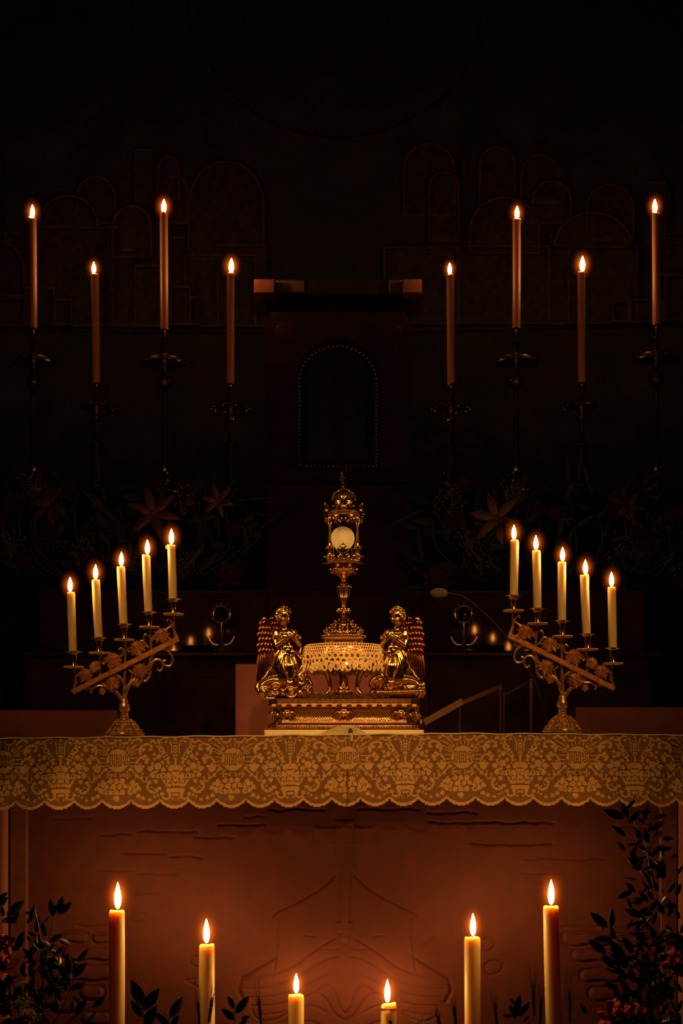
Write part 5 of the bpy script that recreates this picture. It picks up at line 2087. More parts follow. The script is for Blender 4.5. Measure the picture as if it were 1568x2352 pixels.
def candelabrum(mirror, label):
    def T(zx, zy, dy=0.0):
        px, py = 120 + zx / 4.3545, 1180 + zy / 4.3545
        if mirror:
            px, py = 1577 - px, py - 8
        p = W(px, py, YC)
        p.y += dy
        return p
    hm = -1 if mirror else 1
    k = sc / 4.3545       # metres per drawing unit
    zb = ALTAR_TOP + 0.002
    base = T(722, 2215)
    base.z = zb
    rt = root('candelabrum', base, label, 'candelabrum', 'pair of five-branched candelabra')
    bx = base.x

    def P(prof, n=32, mod=None):
        return MB().lathe((bx, YC, 0), [(r * k, T(0, zy).z) for r, zy in prof], n, mod)
    zbot = 2215
    P([(192, 2222), (194, 2205), (186, 2192), (165, 2172), (150, 2150), (120, 2105), (85, 2068), (50, 2050), (40, 2042)], 32,
      lambda a, i: 1 + 0.05 * math.cos(8 * a) * (i < 6)).build('foot', M_BRASS, rt)
    mb = MB()
    for j in range(8):
        a = 2 * math.pi * (j + .5) / 8
        for (r, zy, z) in ((160, 2165, 20), (125, 2115, 18), (100, 2085, 14), (178, 2190, 14)):
            for da in (-.13, .13):
                mb.ball((bx + math.cos(a + da) * r * k, YC + math.sin(a + da) * r * k, T(0, zy).z), (z * k, z * k, z * .8 * k), 8, 5)
        mb.tube([(bx + math.cos(a) * r * k, YC + math.sin(a) * r * k, T(0, zy).z) for (r, zy) in ((55, 2050), (90, 2068), (128, 2105), (172, 2172))], [5 * k, 8 * k], 6)
    mb.build('foot_ornament', M_BRASS, rt)
    P([(40, 2045), (44, 2030), (38, 2020), (42, 2000), (36, 1992), (30, 1985), (44, 1978), (54, 1955), (56, 1935), (50, 1910), (38, 1892), (34, 1880), (40, 1872), (36, 1862), (30, 1850)], 28).build('knop', M_BRASS, rt)
    mb = MB()
    for (x, z, r) in ((720, 1850, 18), (735, 1830, 16), (705, 1835, 15), (722, 1815, 14), (740, 1860, 12)):
        mb.ball(T(x, z, -0.006), r * k, 8, 6)
    mb.build('bud_collar', M_BRASS, rt)

    def tub(name, pts, r, dy=0.0, flat=1.0):
        pp = catmull([T(x, z, dy) for x, z in pts], 6)
        return MB().tube(pp, [q * k for q in r] if isinstance(r, (list, tuple)) else r * k, 8).build(name, M_BRASS, rt)
    tub('central_stem', [(722, 1870), (722, 1750), (725, 1600), (728, 1420), (724, 1270)], [22, 19, 14, 11, 17])
    tub('branch', [(700, 1865), (640, 1785), (560, 1742), (500, 1700), (478, 1620), (470, 1530), (480, 1440), (474, 1400)], [18, 18, 16, 15, 15, 13, 13, 16])
    tub('branch', [(735, 1810), (760, 1720), (830, 1650), (900, 1600), (962, 1530), (988, 1430), (985, 1300), (974, 1142)], [18, 16, 14, 14, 14, 14, 12, 16])
    tub('branch', [(215, 1545), (232, 1640), (222, 1730), (212, 1785)], [14, 10, 14, 24])
    tub('branch', [(1214, 1012), (1214, 1080), (1216, 1160), (1238, 1235)], [14, 12, 15, 26])
    tub('tendril', [(520, 1725), (450, 1722), (390, 1745), (310, 1745), (260, 1740)], 11)
    tub('tendril', [(395, 1745), (385, 1775), (400, 1792)], [8, 10])
    tub('tendril', [(728, 1740), (690, 1650), (610, 1590), (570, 1545), (545, 1480), (512, 1462), (500, 1490), (520, 1505)], [14, 14, 13, 11, 9, 8, 8, 9])
    tub('tendril', [(985, 1450), (1020, 1385), (1100, 1350), (1170, 1385), (1203, 1455), (1180, 1518), (1125, 1515), (1110, 1475), (1135, 1468)], [14, 13, 12, 11, 11, 10, 9, 8, 9])
    tub('tendril', [(870, 1655), (930, 1672), (975, 1605), (985, 1520), (1030, 1460), (1090, 1470), (1105, 1530), (1075, 1572), (1048, 1548)], [13, 13, 13, 12, 12, 11, 10, 9, 8])
    tub('tendril', [(1090, 1190), (1150, 1148), (1192, 1115), (1188, 1072), (1155, 1058), (1150, 1085)], [10, 10, 10, 9, 8, 8])
    tub('tendril', [(965, 1340), (925, 1285), (915, 1225), (940, 1203), (958, 1222)], [10, 9, 8, 8, 8])
    tub('tendril', [(800, 1370), (770, 1380), (750, 1355), (765, 1332)], [9, 9, 8, 8])
    tub('tendril', [(640, 1455), (690, 1420), (708, 1375), (690, 1342), (664, 1362)], [10, 10, 9, 8, 8])
    tub('tendril', [(760, 1560), (795, 1590), (798, 1640), (775, 1675)], [9, 9, 9, 9])
    tub('tendril', [(985, 1310), (1010, 1230), (1060, 1195)], [10, 9, 8])
    tub('tendril', [(245, 1700), (235, 1640), (255, 1600), (285, 1595)], [10, 9, 8, 8])
    tub('tendril', [(860, 1300), (900, 1270), (935, 1310), (955, 1345)], [9, 9, 9, 9])
    tub('tendril', [(1190, 1280), (1195, 1340), (1165, 1355), (1120, 1345)], [8, 9, 8, 8])
    # slanting bar with its ridges
    a_, b_ = T(205, 1785, -0.010), T(1266, 1250, -0.010)
    dv = (b_ - a_).normalized()
    nv = Vector((-dv.z, 0, dv.x)) * (1 if dv.x > 0 else -1)
    mb = MB().bar(a_, b_, 50 * k, 20 * k)
    for q in (-19, -7, 7, 19):
        o_ = nv * (q * k) + Vector((0, -10 * k, 0))
        mb.tube([a_ + o_, b_ + o_], 5.5 * k, 6)
    mb.build('slanting_bar', M_BRASS, rt)
    # sockets
    for (x, zc, zp) in ((215, 1383, 1535), (468, 1245, 1393), (722, 1110, 1262), (971, 990, 1135), (1211, 860, 1005)):
        p = T(x, zp)
        zt = T(x, zc).z
        h = zt - p.z
        mb = MB().lathe(p, [(16 * k, -0.004), (60 * k, -0.003), (98 * k, 0.0), (100 * k, 0.002), (60 * k, 0.003), (36 * k, 0.005)], 32)
        for j in range(30):
            a = 2 * math.pi * j / 30
            mb.ball(p + Vector((math.cos(a) * 97 * k, math.sin(a) * 97 * k, 0)), 8.5 * k, 6, 4)
        mb.build('drip_pan', M_BRASS, rt)
        MB().lathe(p, [(38 * k, 0.003), (32 * k, 0.006), (31 * k, h * .5), (33 * k, h - .006), (46 * k, h - .003), (84 * k, h), (86 * k, h + .0015), (44 * k, h + .002), (30 * k, h - .002), (28 * k, .01)], 28).build('socket', M_GOLDP, rt)
    # vine leaves
    rl = wloc(rt)
    r = random.Random(11)
    for (x, z, sz, ang) in ((335, 1610, 160, -0.5), (425, 1530, 130, 1.3), (612, 1460, 185, -0.35), (850, 1340, 180, 0.3), (1092, 1215, 175, 0.4),
                            (605, 1690, 165, -0.2), (502, 1775, 80, 0.1), (882, 1565, 175, 0.25), (845, 1690, 95, 0.3), (660, 1500, 70, 0.7), (1180, 1270, 70, 0)):
        p = T(x, z, -0.014)
        d = Vector((hm * math.sin(ang), -0.12, -math.cos(ang)))
        nrm = Vector((r.uniform(-0.35, 0.35), -1, r.uniform(-0.1, 0.4)))
        piece('vine_leaf', VLEAF, rt, frame(p - rl, d, nrm, sz * k * 0.95, sz * k, sz * k))
    return rt


candelabrum(False, 'gilt five-branched vine candelabrum left of the throne, rising to the right')
candelabrum(True, 'gilt five-branched vine candelabrum right of the throne, descending to the right')

ORD = ['lowest outermost', 'second lowest', 'middle', 'second highest', 'highest innermost']
LC = [(163, 1361, 168, 1498, 19, 34, 1), (220, 1332, 227.5, 1466, 19.5, 34, 2), (277.5, 1302, 284.5, 1436, 19.5, 33, 3), (335.5, 1275, 341.5, 1406, 19, 34, 4), (393.5, 1252, 397, 1377, 19, 36, 5)]
for i, (xt, yt, xb, yb, w, fh, sd) in enumerate(LC):
    candle(xt, yt, xb, yb, YC, w, fh, ORD[i] + ' ivory candle of the left candelabrum', 'candles of the left candelabrum', M_WAX, fx=(-2, -0.5, 1, 3, 0)[i], seed=sd,
           drip=[(-7.5, 1, 2.4), (-10.2, 3, 2.4), (-11.5, 5.5, 1.9), (-11, 8, 1.4)] if i == 4 else None, tilt=(0, 0, 0, -0.12, 0)[i])
RC = [(1404.5, 1349, 1407, 1487, 19.5, 34, 6), (1341, 1321, 1347, 1456, 19.5, 34, 7), (1290, 1291, 1290, 1426, 19.5, 33, 8), (1231.5, 1265, 1234, 1401, 19.5, 34, 9), (1181.5, 1241, 1179.5, 1371, 19.5, 34, 10)]
for i, (xt, yt, xb, yb, w, fh, sd) in enumerate(RC):
    candle(xt, yt, xb, yb, YC, w, fh, ORD[i] + ' ivory candle of the right candelabrum', 'candles of the right candelabrum', M_WAX, fx=(-0.5, 3, 1.5, -1, -1.5)[i], seed=sd,
           drip=[(7.5, -1, 2.2), (9.3, 3, 1.9), (9.8, 9, 1.5), (9.6, 14, 1.9), (9.8, 22, 1.2), (10.2, 34, 1.0), (10.6, 46, 1.3)] if i == 1 else None)

# ================================================================ tall candlesticks and candles behind
YK = 2.0
sk = S(YK)
ZG = W(0, 1130, 1.84).z     # top of the rear ledge
TALL = [(10, 0), (10.5, 2), (8, 4), (6.5, 6), (6, 28), (10, 30), (10, 33), (6, 35), (5, 45), (6, 55), (12, 60), (38, 66), (40, 69), (50, 76), (50, 79), (30, 82), (10, 86), (8, 96), (9, 105),
        (17, 112), (19, 120), (14, 128), (6, 134), (5, 142), (7, 148), (4.5, 156), (5.5, 200), (7, 270), (9, 300), (12, 310), (9, 318), (13, 326), (11, 334), (14, 342), (24, 352), (38, 362), (42, 370), (42, 376)]
SHORT = [(9, 0), (9.5, 2), (7, 4), (6, 8), (5.5, 32), (9, 34), (6, 37), (6, 42), (30, 46), (42, 51), (44, 54), (30, 57), (9, 60), (10, 68), (6, 71), (11, 78), (12, 84), (6, 88), (5, 95), (5, 120),
         (7, 132), (16, 137), (16, 141), (11, 144), (12, 180), (14, 220), (17, 228), (17, 232), (12, 236), (22, 242), (34, 250), (36, 256)]


def stick(x, ytop, prof, label, nm):
    c = W(x, ytop, YK)
    H_ = c.z - ZG
    end = prof[-1][1] * sk
    f = H_ / end
    rt = root('candlestick', Vector((c.x, YK, ZG)), label, 'candlestick', 'candlesticks on the rear ledge')
    cut_i = [i for i, q in enumerate(prof) if q[1] >= prof[-1][1] - 32][0]
    pan = [i for i, q in enumerate(prof) if q[0] >= 40 and q[1] < 100]

    def sec(a, b, name, m):
        P = [(r * sk, c.z - d * sk * f) for r, d in prof[a:b]]
        MB().lathe((c.x, YK, 0), P[::-1], 24).build(name, m, rt)
    sec(0, pan[0], 'socket', M_BRONZE)
    sec(pan[0] - 1, pan[-1] + 2, 'drip_pan', M_BRONZE)
    sec(pan[-1] + 1, cut_i + 1, 'shaft', M_BRONZE)
    sec(cut_i, len(prof), 'foot', M_BRONZE)
    mb = MB()
    pz = c.z - (prof[pan[0]][1] + 4) * sk * f
    for j in range(10):
        a = 2 * math.pi * j / 10
        mb.ball((c.x + math.cos(a) * prof[pan[-1]][0] * sk, YK + math.sin(a) * prof[pan[-1]][0] * sk, pz), 3.2 * sk, 6, 4)
    mb.build('pan_beads', M_BRONZE, rt, kind='stuff')
    return rt


BK = [(74.5, 502, 76.5, 754, 18, 30, 'T', 'outermost tall', 'far left'), (217.5, 630, 221, 880, 18, 27, 'S', 'outer short', 'left'),
      (376, 491, 377.5, 756, 18, 32, 'T', 'inner tall', 'left'), (530, 628, 529, 881, 17.5, 33, 'S', 'innermost short', 'left'),
      (1034, 631, 1035.5, 883, 17.5, 26, 'S', 'innermost short', 'right'), (1186, 504, 1185.5, 753, 18, 29, 'T', 'inner tall', 'right'),
      (1335, 625, 1336, 879, 17.5, 35, 'S', 'outer short', 'right'), (1505.5, 490, 1507, 745, 18, 31, 'T', 'outermost tall', 'far right')]
for i, (xt, yt, xb, yb, w, fh, kd, lab, side_) in enumerate(BK):
    sd_ = 'left' if i < 4 else 'right'
    stick(xb, yb, TALL if kd == 'T' else SHORT, 'dark bronze candlestick under the %s candle at rear %s' % (lab, sd_), kd)
    candle(xt, yt, xb, yb, YK, w, fh, '%s slim candle of the rear row, %s half' % (lab, sd_), 'slim candles of the rear row', M_WAXB,
           fx=(0, -2, 0, 1, -1.5, 1, 2, -2)[i], seed=20 + i, sink=0.5, lobe=(0.7, 0, 0.5, 0, 0, 0.2, 0, 0.6)[i],
           drip=[(8, 0, 2), (9, 5, 1.6), (9, 10, 1.4)] if i == 5 else None)

# ================================================================ pillar candles on the floor in front
FG = [(268.5, 2091, 268, 36.5, 62, 15, 'tallest pillar candle, left in front of the altar', 0.0), (475, 2169, 475, 36, 56, 14, 'pillar candle second from left in front of the altar', 0.05),
      (680, 2284, 680, 36, 46, 12, 'short pillar candle just left of centre in front of the altar', 0.0), (892, 2305, 892.5, 36, 53, 13, 'shortest pillar candle, right of centre in front of the altar', 0.14),
      (1084.5, 2152, 1085, 37, 52, 13, 'pillar candle second from right in front of the altar', 0.0), (1264.5, 2081, 1272, 36.5, 58, 14, 'tall pillar candle farthest right in front of the altar', 0.0)]
for i, (xt, yt, xb, w, fh, fw, lab, tl_) in enumerate(FG):
    Yf = (-0.27, -0.19, -0.09, -0.09, -0.19, -0.27)[i]
    yb = HORIZON + ZC / S(Yf) - 0.5
    candle(xt, yt, xb, yb, Yf, w, fh, lab, 'pillar candles before the altar', M_WAXF, fx=(2, -1, 0, -2.5, 1.5, 1)[i], fw=fw, seed=40 + i, dish=0.12, tilt=tl_, sink=0)

# ================================================================ reliquaries, microphone, handrail
for (cx, lab) in ((508, 'small round glass reliquary on stand at left of the throne'), (1065, 'small round glass reliquary on stand at right of the throne')):
    Yq = 1.62
    q = S(Yq)
    zt = W(0, 1497, 1.55).z
    rt = root('reliquary', Vector((W(cx, 0, Yq).x, Yq, zt)), lab, 'reliquary', 'pair of round reliquaries')
    c = W(cx, 1410, Yq)
    mb = MB().torus(c, 19 * q, 3.4 * q, 28, 8)
    for k in range(12):
        a = 2 * math.pi * k / 12
        mb.ball(c + Vector((math.cos(a) * 23 * q, 0, math.sin(a) * 23 * q)), 3.4 * q, 8, 5)
    mb.build('studded_rim', M_BRONZE, rt)
    MB().ball(c, (18 * q, 7 * q, 18 * q), 20, 12).build('lens', M_GLASS, rt)
    MB().ball(c + Vector((0, 9 * q, 0)), (17 * q, 3 * q, 17 * q), 16, 8).build('backing', M_DARK, rt)
    z0 = zt
    MB().lathe((c.x, Yq, 0), [(34 * q, z0), (36 * q, z0 + 4 * q), (30 * q, z0 + 10 * q), (8 * q, z0 + 16 * q), (4 * q, z0 + 24 * q), (6 * q, z0 + 30 * q), (3.5 * q, z0 + 36 * q), (3.5 * q, c.z - 21 * q)], 20).build('stand', M_BRONZE, rt)
    for sx in (-1, 1):
        MB().tube(catmull([Vector((c.x, Yq, z0 + 18 * q)), Vector((c.x + sx * 20 * q, Yq, z0 + 22 * q)), Vector((c.x + sx * 30 * q, Yq, z0 + 38 * q))], 5), 1.8 * q, 6).build('stay', M_BRONZE, rt)
    sgn = -1 if cx < 784 else 1
    # low closed book / tray next to each
    a = W(cx + sgn * 50 - 42, 1497, 1.6)
    bk = MB().box((a.x, 1.58, zt), (a.x + 84 * q, 1.66, zt + 16 * q))
    center_build(bk, 'wooden_tray', M_DARK, 'dark low wooden tray beside the %s reliquary' % ('left' if cx < 784 else 'right'), 'tray', smooth=False)

mc = root('gooseneck_microphone', Vector((W(1262, 0, 0.55).x, 0.55, ALTAR_TOP)), 'gooseneck microphone with pale foam windscreen right of the monstrance', 'microphone')
Ym = 0.55
MB().ball(W(1008, 1362, Ym), (20.5 * S(Ym), 12 * S(Ym), 12 * S(Ym)), 20, 12).build('windscreen', M_FOAM, mc)
MB().tube(catmull([W(1026, 1362, Ym), W(1052, 1366, Ym), W(1075, 1377, Ym), W(1105, 1402, Ym), W(1140, 1436, Ym), W(1185, 1492, Ym), W(1225, 1560, Ym), W(1252, 1640, Ym), W(1262, 1705, Ym)], 6), 1.7 * S(Ym), 8).build('gooseneck', M_BLACK, mc)
MB().lathe((W(1262, 0, Ym).x, Ym, ALTAR_TOP), [(0.05, 0.0), (0.05, 0.012), (0.03, 0.02), (0.012, 0.03), (0.008, 0.05)], 20).build('base', M_BLACK, mc)

Yr = 1.12
hr = root('handrail', Vector((W(1100, 0, Yr).x, Yr, 0)), 'bronze stair handrail slanting behind the throne at right', 'handrail')
mb = MB()
mb.bar(W(966, 1664, Yr - 0.05), W(1060, 1612, Yr), 15 * S(Yr), 0.03)
mb.build('lower_rail', M_STEEL, hr, smooth=False)
MB().bar(W(1062, 1614, Yr), W(1150, 1577, Yr + 0.05), 10 * S(Yr), 0.025).build('middle_rail', M_STEEL, hr, smooth=False)
MB().bar(W(1160, 1595, Yr + 0.05), W(1240, 1552, Yr + 0.1), 4 * S(Yr), 0.02).build('upper_rail', M_STEEL, hr, smooth=False)
MB().bar(W(1090, 1628, Yr), W(1140, 1608, Yr + 0.05), 2.5 * S(Yr), 0.01).build('cable', M_STEEL, hr, smooth=False)
for (x, y0, w_) in ((1055, 1612, 5), (1148, 1578, 4), (1156, 1590, 3), (1218, 1560, 6)):
    p = W(x, y0, Yr + 0.02)
    MB().box((p.x - w_ / 2 * S(Yr), Yr, 0.0), (p.x + w_ / 2 * S(Yr), Yr + 0.03, p.z)).build('post', M_STEEL, hr, smooth=False)
MB().lathe(tuple(W(966, 1664, Yr - 0.05)), [(10 * S(Yr), -8 * S(Yr)), (12 * S(Yr), 0), (7 * S(Yr), 12 * S(Yr)), (3 * S(Yr), 14 * S(Yr))], 14).build('end_knob', M_STEEL, hr)

# brass hanging-lamp body among the rear flowers, far right
Yl = 1.95
rt = root('brass_lamp', Vector((W(1512, 0, Yl).x, Yl, W(0, 1356, 1.74).z)), 'small brass lamp with ring handle, far right among rear flowers', 'lamp')
ql = S(Yl)
LP(1512, Yl, [(22, 1352), (22, 1346), (8, 1335), (6, 1290), (10, 1262), (24, 1250), (30, 1236), (26, 1218), (16, 1206), (10, 1200), (14, 1196), (8, 1188), (3, 1180)], 24).build('urn', M_BRONZE, rt)
MB().torus(W(1512, 1170, Yl), 16 * ql, 2.2 * ql, 22, 7).build('ring_handle', M_BRASS, rt)

# ================================================================ flowers
LEAF = blade(6, 0.36, 0.12, 0.02, 0.0, 0.05, rib=0.012).mesh('leaf')
LEAF2 = blade(6, 0.36, 0.12, 0.02, 0.0, 0.05, rib=0.012).mesh('leaf')
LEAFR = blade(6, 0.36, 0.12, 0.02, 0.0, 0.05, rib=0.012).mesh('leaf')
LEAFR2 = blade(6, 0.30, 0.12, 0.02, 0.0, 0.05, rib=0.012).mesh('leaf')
RPETR = blade(5, 0.95, 0.22, 0.03, 0.9, 0.18).mesh('petal')
LONGL = blade(7, 0.10, 0.10, 0.02, 0.0, 0.12).mesh('long_leaf')
LPET = blade(6, 0.34, 0.10, 0.02, 0.0, 0.30).mesh('petal')
RPET = blade(5, 0.95, 0.22, 0.03, 0.9, 0.18).mesh('petal')
GPET = blade(6, 0.85, 0.16, 0.03, 0.75, 0.15).mesh('petal')
for m_, mm in ((LEAF, M_LEAF), (LEAF2, M_LEAF2), (LONGL, M_LEAFR2), (LEAFR, M_LEAFR), (LEAFR2, M_LEAFR2), (RPETR, M_REDR), (LPET, M_LILY), (RPET, M_RED), (GPET, M_GLIT)):
    m_.materials.append(mm)
    m_.polygons.foreach_set('use_smooth', [True] * len(m_.polygons))


def lily(rt, c, R, r):
    rl = wloc(rt)
    hub = MB().ball(c, R * 0.12, 8, 6).build('lily', M_LILY, rt)
    ax = Vector((r.uniform(-.4, .4), -1, r.uniform(-.1, .5))).normalized()
    u = ax.orthogonal().normalized()
    v = ax.cross(u)
    for k in range(6):
        a = 2 * math.pi * k / 6 + r.uniform(-.1, .1)
        d = (u * math.cos(a) + v * math.sin(a)) + ax * 0.35
        piece('petal', LPET, hub, frame(c - rl, d, ax, R, R * 1.0, R))
    return hub


def rose(rt, c, R, r, me=None, n=14):
    rl = wloc(rt)
    hub = MB().ball(c, R * 0.45, 10, 7).build('glitter_flower' if me is GPET else 'rose', M_GLIT if me is GPET else (M_RED if me is None else M_REDR), rt)
    ax = Vector((r.uniform(-.3, .3), -0.8, 0.6)).normalized()
    u = ax.orthogonal().normalized()
    v = ax.cross(u)
    for k in range(n):
        a = 2.4 * k
        t = k / n
        d = (u * math.cos(a) + v * math.sin(a)) * (0.25 + 0.9 * t) + ax * (1 - 0.8 * t)
        piece('petal', me or RPET, hub, frame(c - rl - ax * R * 0.3, d, ax, R * (0.8 + 0.4 * t), R * 0.9, R * 0.8))
    return hub


def babys_breath(rt, c, R, n, r, dot):
    mb = MB()
    for k in range(n):
        p = c + Vector((r.gauss(0, R * .5), r.gauss(0, R * .3), r.gauss(0, R * .42)))
        mb.ball(p, dot * r.uniform(.6, 1.3), 6, 4)
        if k % 3 == 0:
            mb.tube([p, c + Vector((0, 0, -R))], dot * 0.12, 3)
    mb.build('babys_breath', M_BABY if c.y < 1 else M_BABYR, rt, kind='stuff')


def rear_flowers(x0, x1, label, seed, lilies, roses, babies):
    r = random.Random(seed)
    zl = W(0, 1356, 1.74).z
    Yb = 1.82
    cx = (x0 + x1) / 2
    base = Vector((W(cx, 0, Yb).x, Yb, zl))
    rt = root('flower_arrangement', base, label, 'flowers', 'rear flower arrangements')
    q = S(Yb)
    MB().box((W(x0 + 20, 0, Yb).x, Yb - 0.06, zl), (W(x1 - 20, 0, Yb).x, Yb + 0.06, zl + 0.07)).build('trough', M_DARK, rt, smooth=False)
    for k in range(150):
        x = r.uniform(x0, x1)
        y = r.uniform(1120, 1345)
        p = W(x, y, Yb + r.uniform(-.05, .05))
        L = r.uniform(34, 70) * q
        d = Vector((r.uniform(-1, 1) + (x - cx) / (x1 - x0), r.uniform(-.6, .3), r.uniform(-.2, 1.2)))
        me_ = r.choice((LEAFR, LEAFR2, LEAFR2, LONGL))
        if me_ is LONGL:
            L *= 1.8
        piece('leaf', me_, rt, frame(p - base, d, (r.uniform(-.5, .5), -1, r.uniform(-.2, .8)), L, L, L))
    for (x, y, R) in lilies:
        lily(rt, W(x, y, Yb - 0.05), R * q, r)
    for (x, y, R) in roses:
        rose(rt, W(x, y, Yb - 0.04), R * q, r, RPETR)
    for (x, y, R) in babies:
        babys_breath(rt, W(x, y, Yb - 0.06), R * q, 70, r, 2.0 * q)
    mb = MB()
    for k in range(26):
        x = r.uniform(x0 + 20, x1 - 20)
        mb.tube(catmull([Vector((W(x * .6 + cx * .4, 0, Yb).x, Yb, zl + .05)), W(x, 1260, Yb), W(x + r.uniform(-30, 30), r.uniform(1130, 1200), Yb + .04)], 4), 1.6 * q, 5)
    mb.build('stems', M_STEM, rt)


rear_flowers(-30, 590, 'dim lily and rose arrangement on the rear ledge, left', 3, ((352, 1178, 62), (110, 1160, 52), (500, 1150, 40)),
             ((265, 1215, 24), (115, 1222, 26), (30, 1150, 30), (155, 1115, 22), (60, 1290, 24), (525, 1320, 36), (450, 1120, 22), (390, 1250, 24), (540, 1215, 22), (210, 1280, 22)),
             ((25, 1240, 40), (180, 1255, 44), (300, 1270, 44), (420, 1290, 40), (420, 1150, 36), (75, 1110, 36)))
rear_flowers(962, 1600, 'dim lily and rose arrangement on the rear ledge, right', 5, ((1140, 1190, 62), (1440, 1160, 44)),
             ((1065, 1115, 24), (1045, 1190, 24), (1275, 1180, 26), (1425, 1150, 26), (1010, 1320, 40), (1475, 1250, 26), (1230, 1165, 24), (1560, 1180, 28), (1390, 1320, 26)),
             ((1075, 1235, 40), (1105, 1280, 40), (1030, 1145, 36), (1420, 1260, 40), (1560, 1310, 40), (1180, 1130, 34)))


# ---------------------------------------------------------------- foreground plants
def plant_root(x, label, cat='flowers', Y=-0.4, grp=None):
    b = W(x, 0, Y)
    rt = root('floral_arrangement', Vector((b.x, Y, 0)), label, cat, grp)
    q = S(Y)
    MB().lathe((b.x, Y, 0), [(0.05, 0.0), (0.075, 0.01), (0.085, 0.035), (0.08, 0.05), (0.07, 0.045), (0.0005, 0.04)], 20).build('bowl', M_BLACK, rt)
    return rt


def leaves(rt, lst, Y, wid=1.0, me=LEAF, seed=1):
    r = random.Random(seed)
    rl = wloc(rt)
    for (xa, ya, xb, yb) in lst:
        dy = r.uniform(-0.012, 0.012)
        a = W(xa, ya, Y + dy)
        b = W(xb, yb, Y + dy)
        b.y += r.uniform(-0.015, 0.015)
        d = b - a
        L = d.length
        L2 = L * 1.12
        piece('leaf', me, rt, frame(a - rl, d, (r.uniform(-.4, .4), -1, r.uniform(-.3, .3)), L2, L2 * wid * 1.12, L2))


def zl_(pts, ox, oy, k):
    return [(ox + a / k, oy + b / k, ox + c / k, oy + d / k) for a, b, c, d in pts]


def stems(rt, lst, Y, rpx=1.3):
    mb = MB()
    for P in lst:
        mb.tube(catmull([W(x, y, Y) for x, y in P], 5), [rpx * 1.3 * S(Y), rpx * .7 * S(Y)], 6)
    mb.build('stems', M_STEM, rt)


def scatter_leaves(rt, cx, cy, sx, sy, n, Y, seed, lo=18, hi=36, me=None):
    r = random.Random(seed)
    rl = wloc(rt)
    for k in range(n):
        x = r.gauss(cx, sx)
        y = r.gauss(cy, sy)
        p = W(x, y, Y + r.uniform(-.05, .06))
        L = r.uniform(lo, hi) * S(Y)
        d = Vector((r.uniform(-1, 1) * .9, r.uniform(-.6, .6), r.uniform(-.1, 1)))
        if p.z + min(0, d.normalized().z * L) < 0.02:
            continue
        piece('leaf', me or r.choice((LEAF, LEAF, LEAF2)), rt, frame(p - rl, d, (r.uniform(-.6, .6), -1, r.uniform(-.4, .6)), L, L * r.uniform(.8, 1.1), L))


YL = -0.36
fl1 = plant_root(60, 'leafy arrangement with red glittered flowers, front left corner', Y=YL)
leaves(fl1, zl_([(600, 960, 580, 800), (590, 1020, 510, 880), (625, 985, 730, 875), (600, 1090, 720, 1040), (575, 1100, 480, 1010), (460, 470, 435, 330), (495, 440, 530, 310),
                 (500, 445, 600, 355), (30, 470, 15, 390), (60, 460, 190, 345), (15, 510, 130, 480), (-10, 380, 60, 310), (-20, 330, 55, 265), (140, 750, 195, 610), (230, 810, 310, 740),
                 (640, 1310, 730, 1190), (800, 1250, 885, 1160), (430, 690, 510, 625), (470, 800, 540, 730), (25, 1200, 10, 1030), (40, 1080, 125, 950), (310, 600, 330, 480), (390, 640, 370, 520),
                 (270, 500, 295, 380), (350, 860, 390, 760), (180, 960, 210, 860), (420, 900, 360, 820), (290, 1000, 250, 900), (520, 1190, 470, 1090), (700, 1230, 640, 1170)],
                0, 1980, 3.733), YL, 1.0)
scatter_leaves(fl1, 66, 2285, 52, 58, 100, YL, 1, 24, 44)
scatter_leaves(fl1, 100, 2190, 26, 48, 30, YL, 9, 18, 34)
stems(fl1, [[(60, 2420), (90, 2300), (110, 2180), (128, 2090)], [(60, 2420), (130, 2340), (160, 2270), (160, 2220)], [(60, 2420), (30, 2250), (10, 2110)], [(60, 2420), (100, 2260), (92, 2150), (80, 2090)],
            [(60, 2420), (120, 2260), (125, 2160)], [(60, 2420), (180, 2330), (215, 2310)]], YL)
r_ = random.Random(8)
rl = wloc(fl1)
for (x, y, R) in ((12, 2168, 30), (20, 2215, 30)):
    rose(fl1, W(x - 4, y, YL - .06), R * S(YL) * .95, r_, GPET, 12)
rose(fl1, W(60, 2350, YL - .05), 28 * S(YL), r_, GPET, 12)
rose(fl1, W(130, 2265, YL), 17 * S(YL), r_, None, 12)
rose(fl1, W(6, 2315, YL), 20 * S(YL), r_, None, 12)
babys_breath(fl1, W(52, 2305, YL - .07), 28 * S(YL), 70, r_, 1.7 * S(YL))
babys_breath(fl1, W(78, 2330, YL - .07), 18 * S(YL), 34, r_, 1.7 * S(YL))

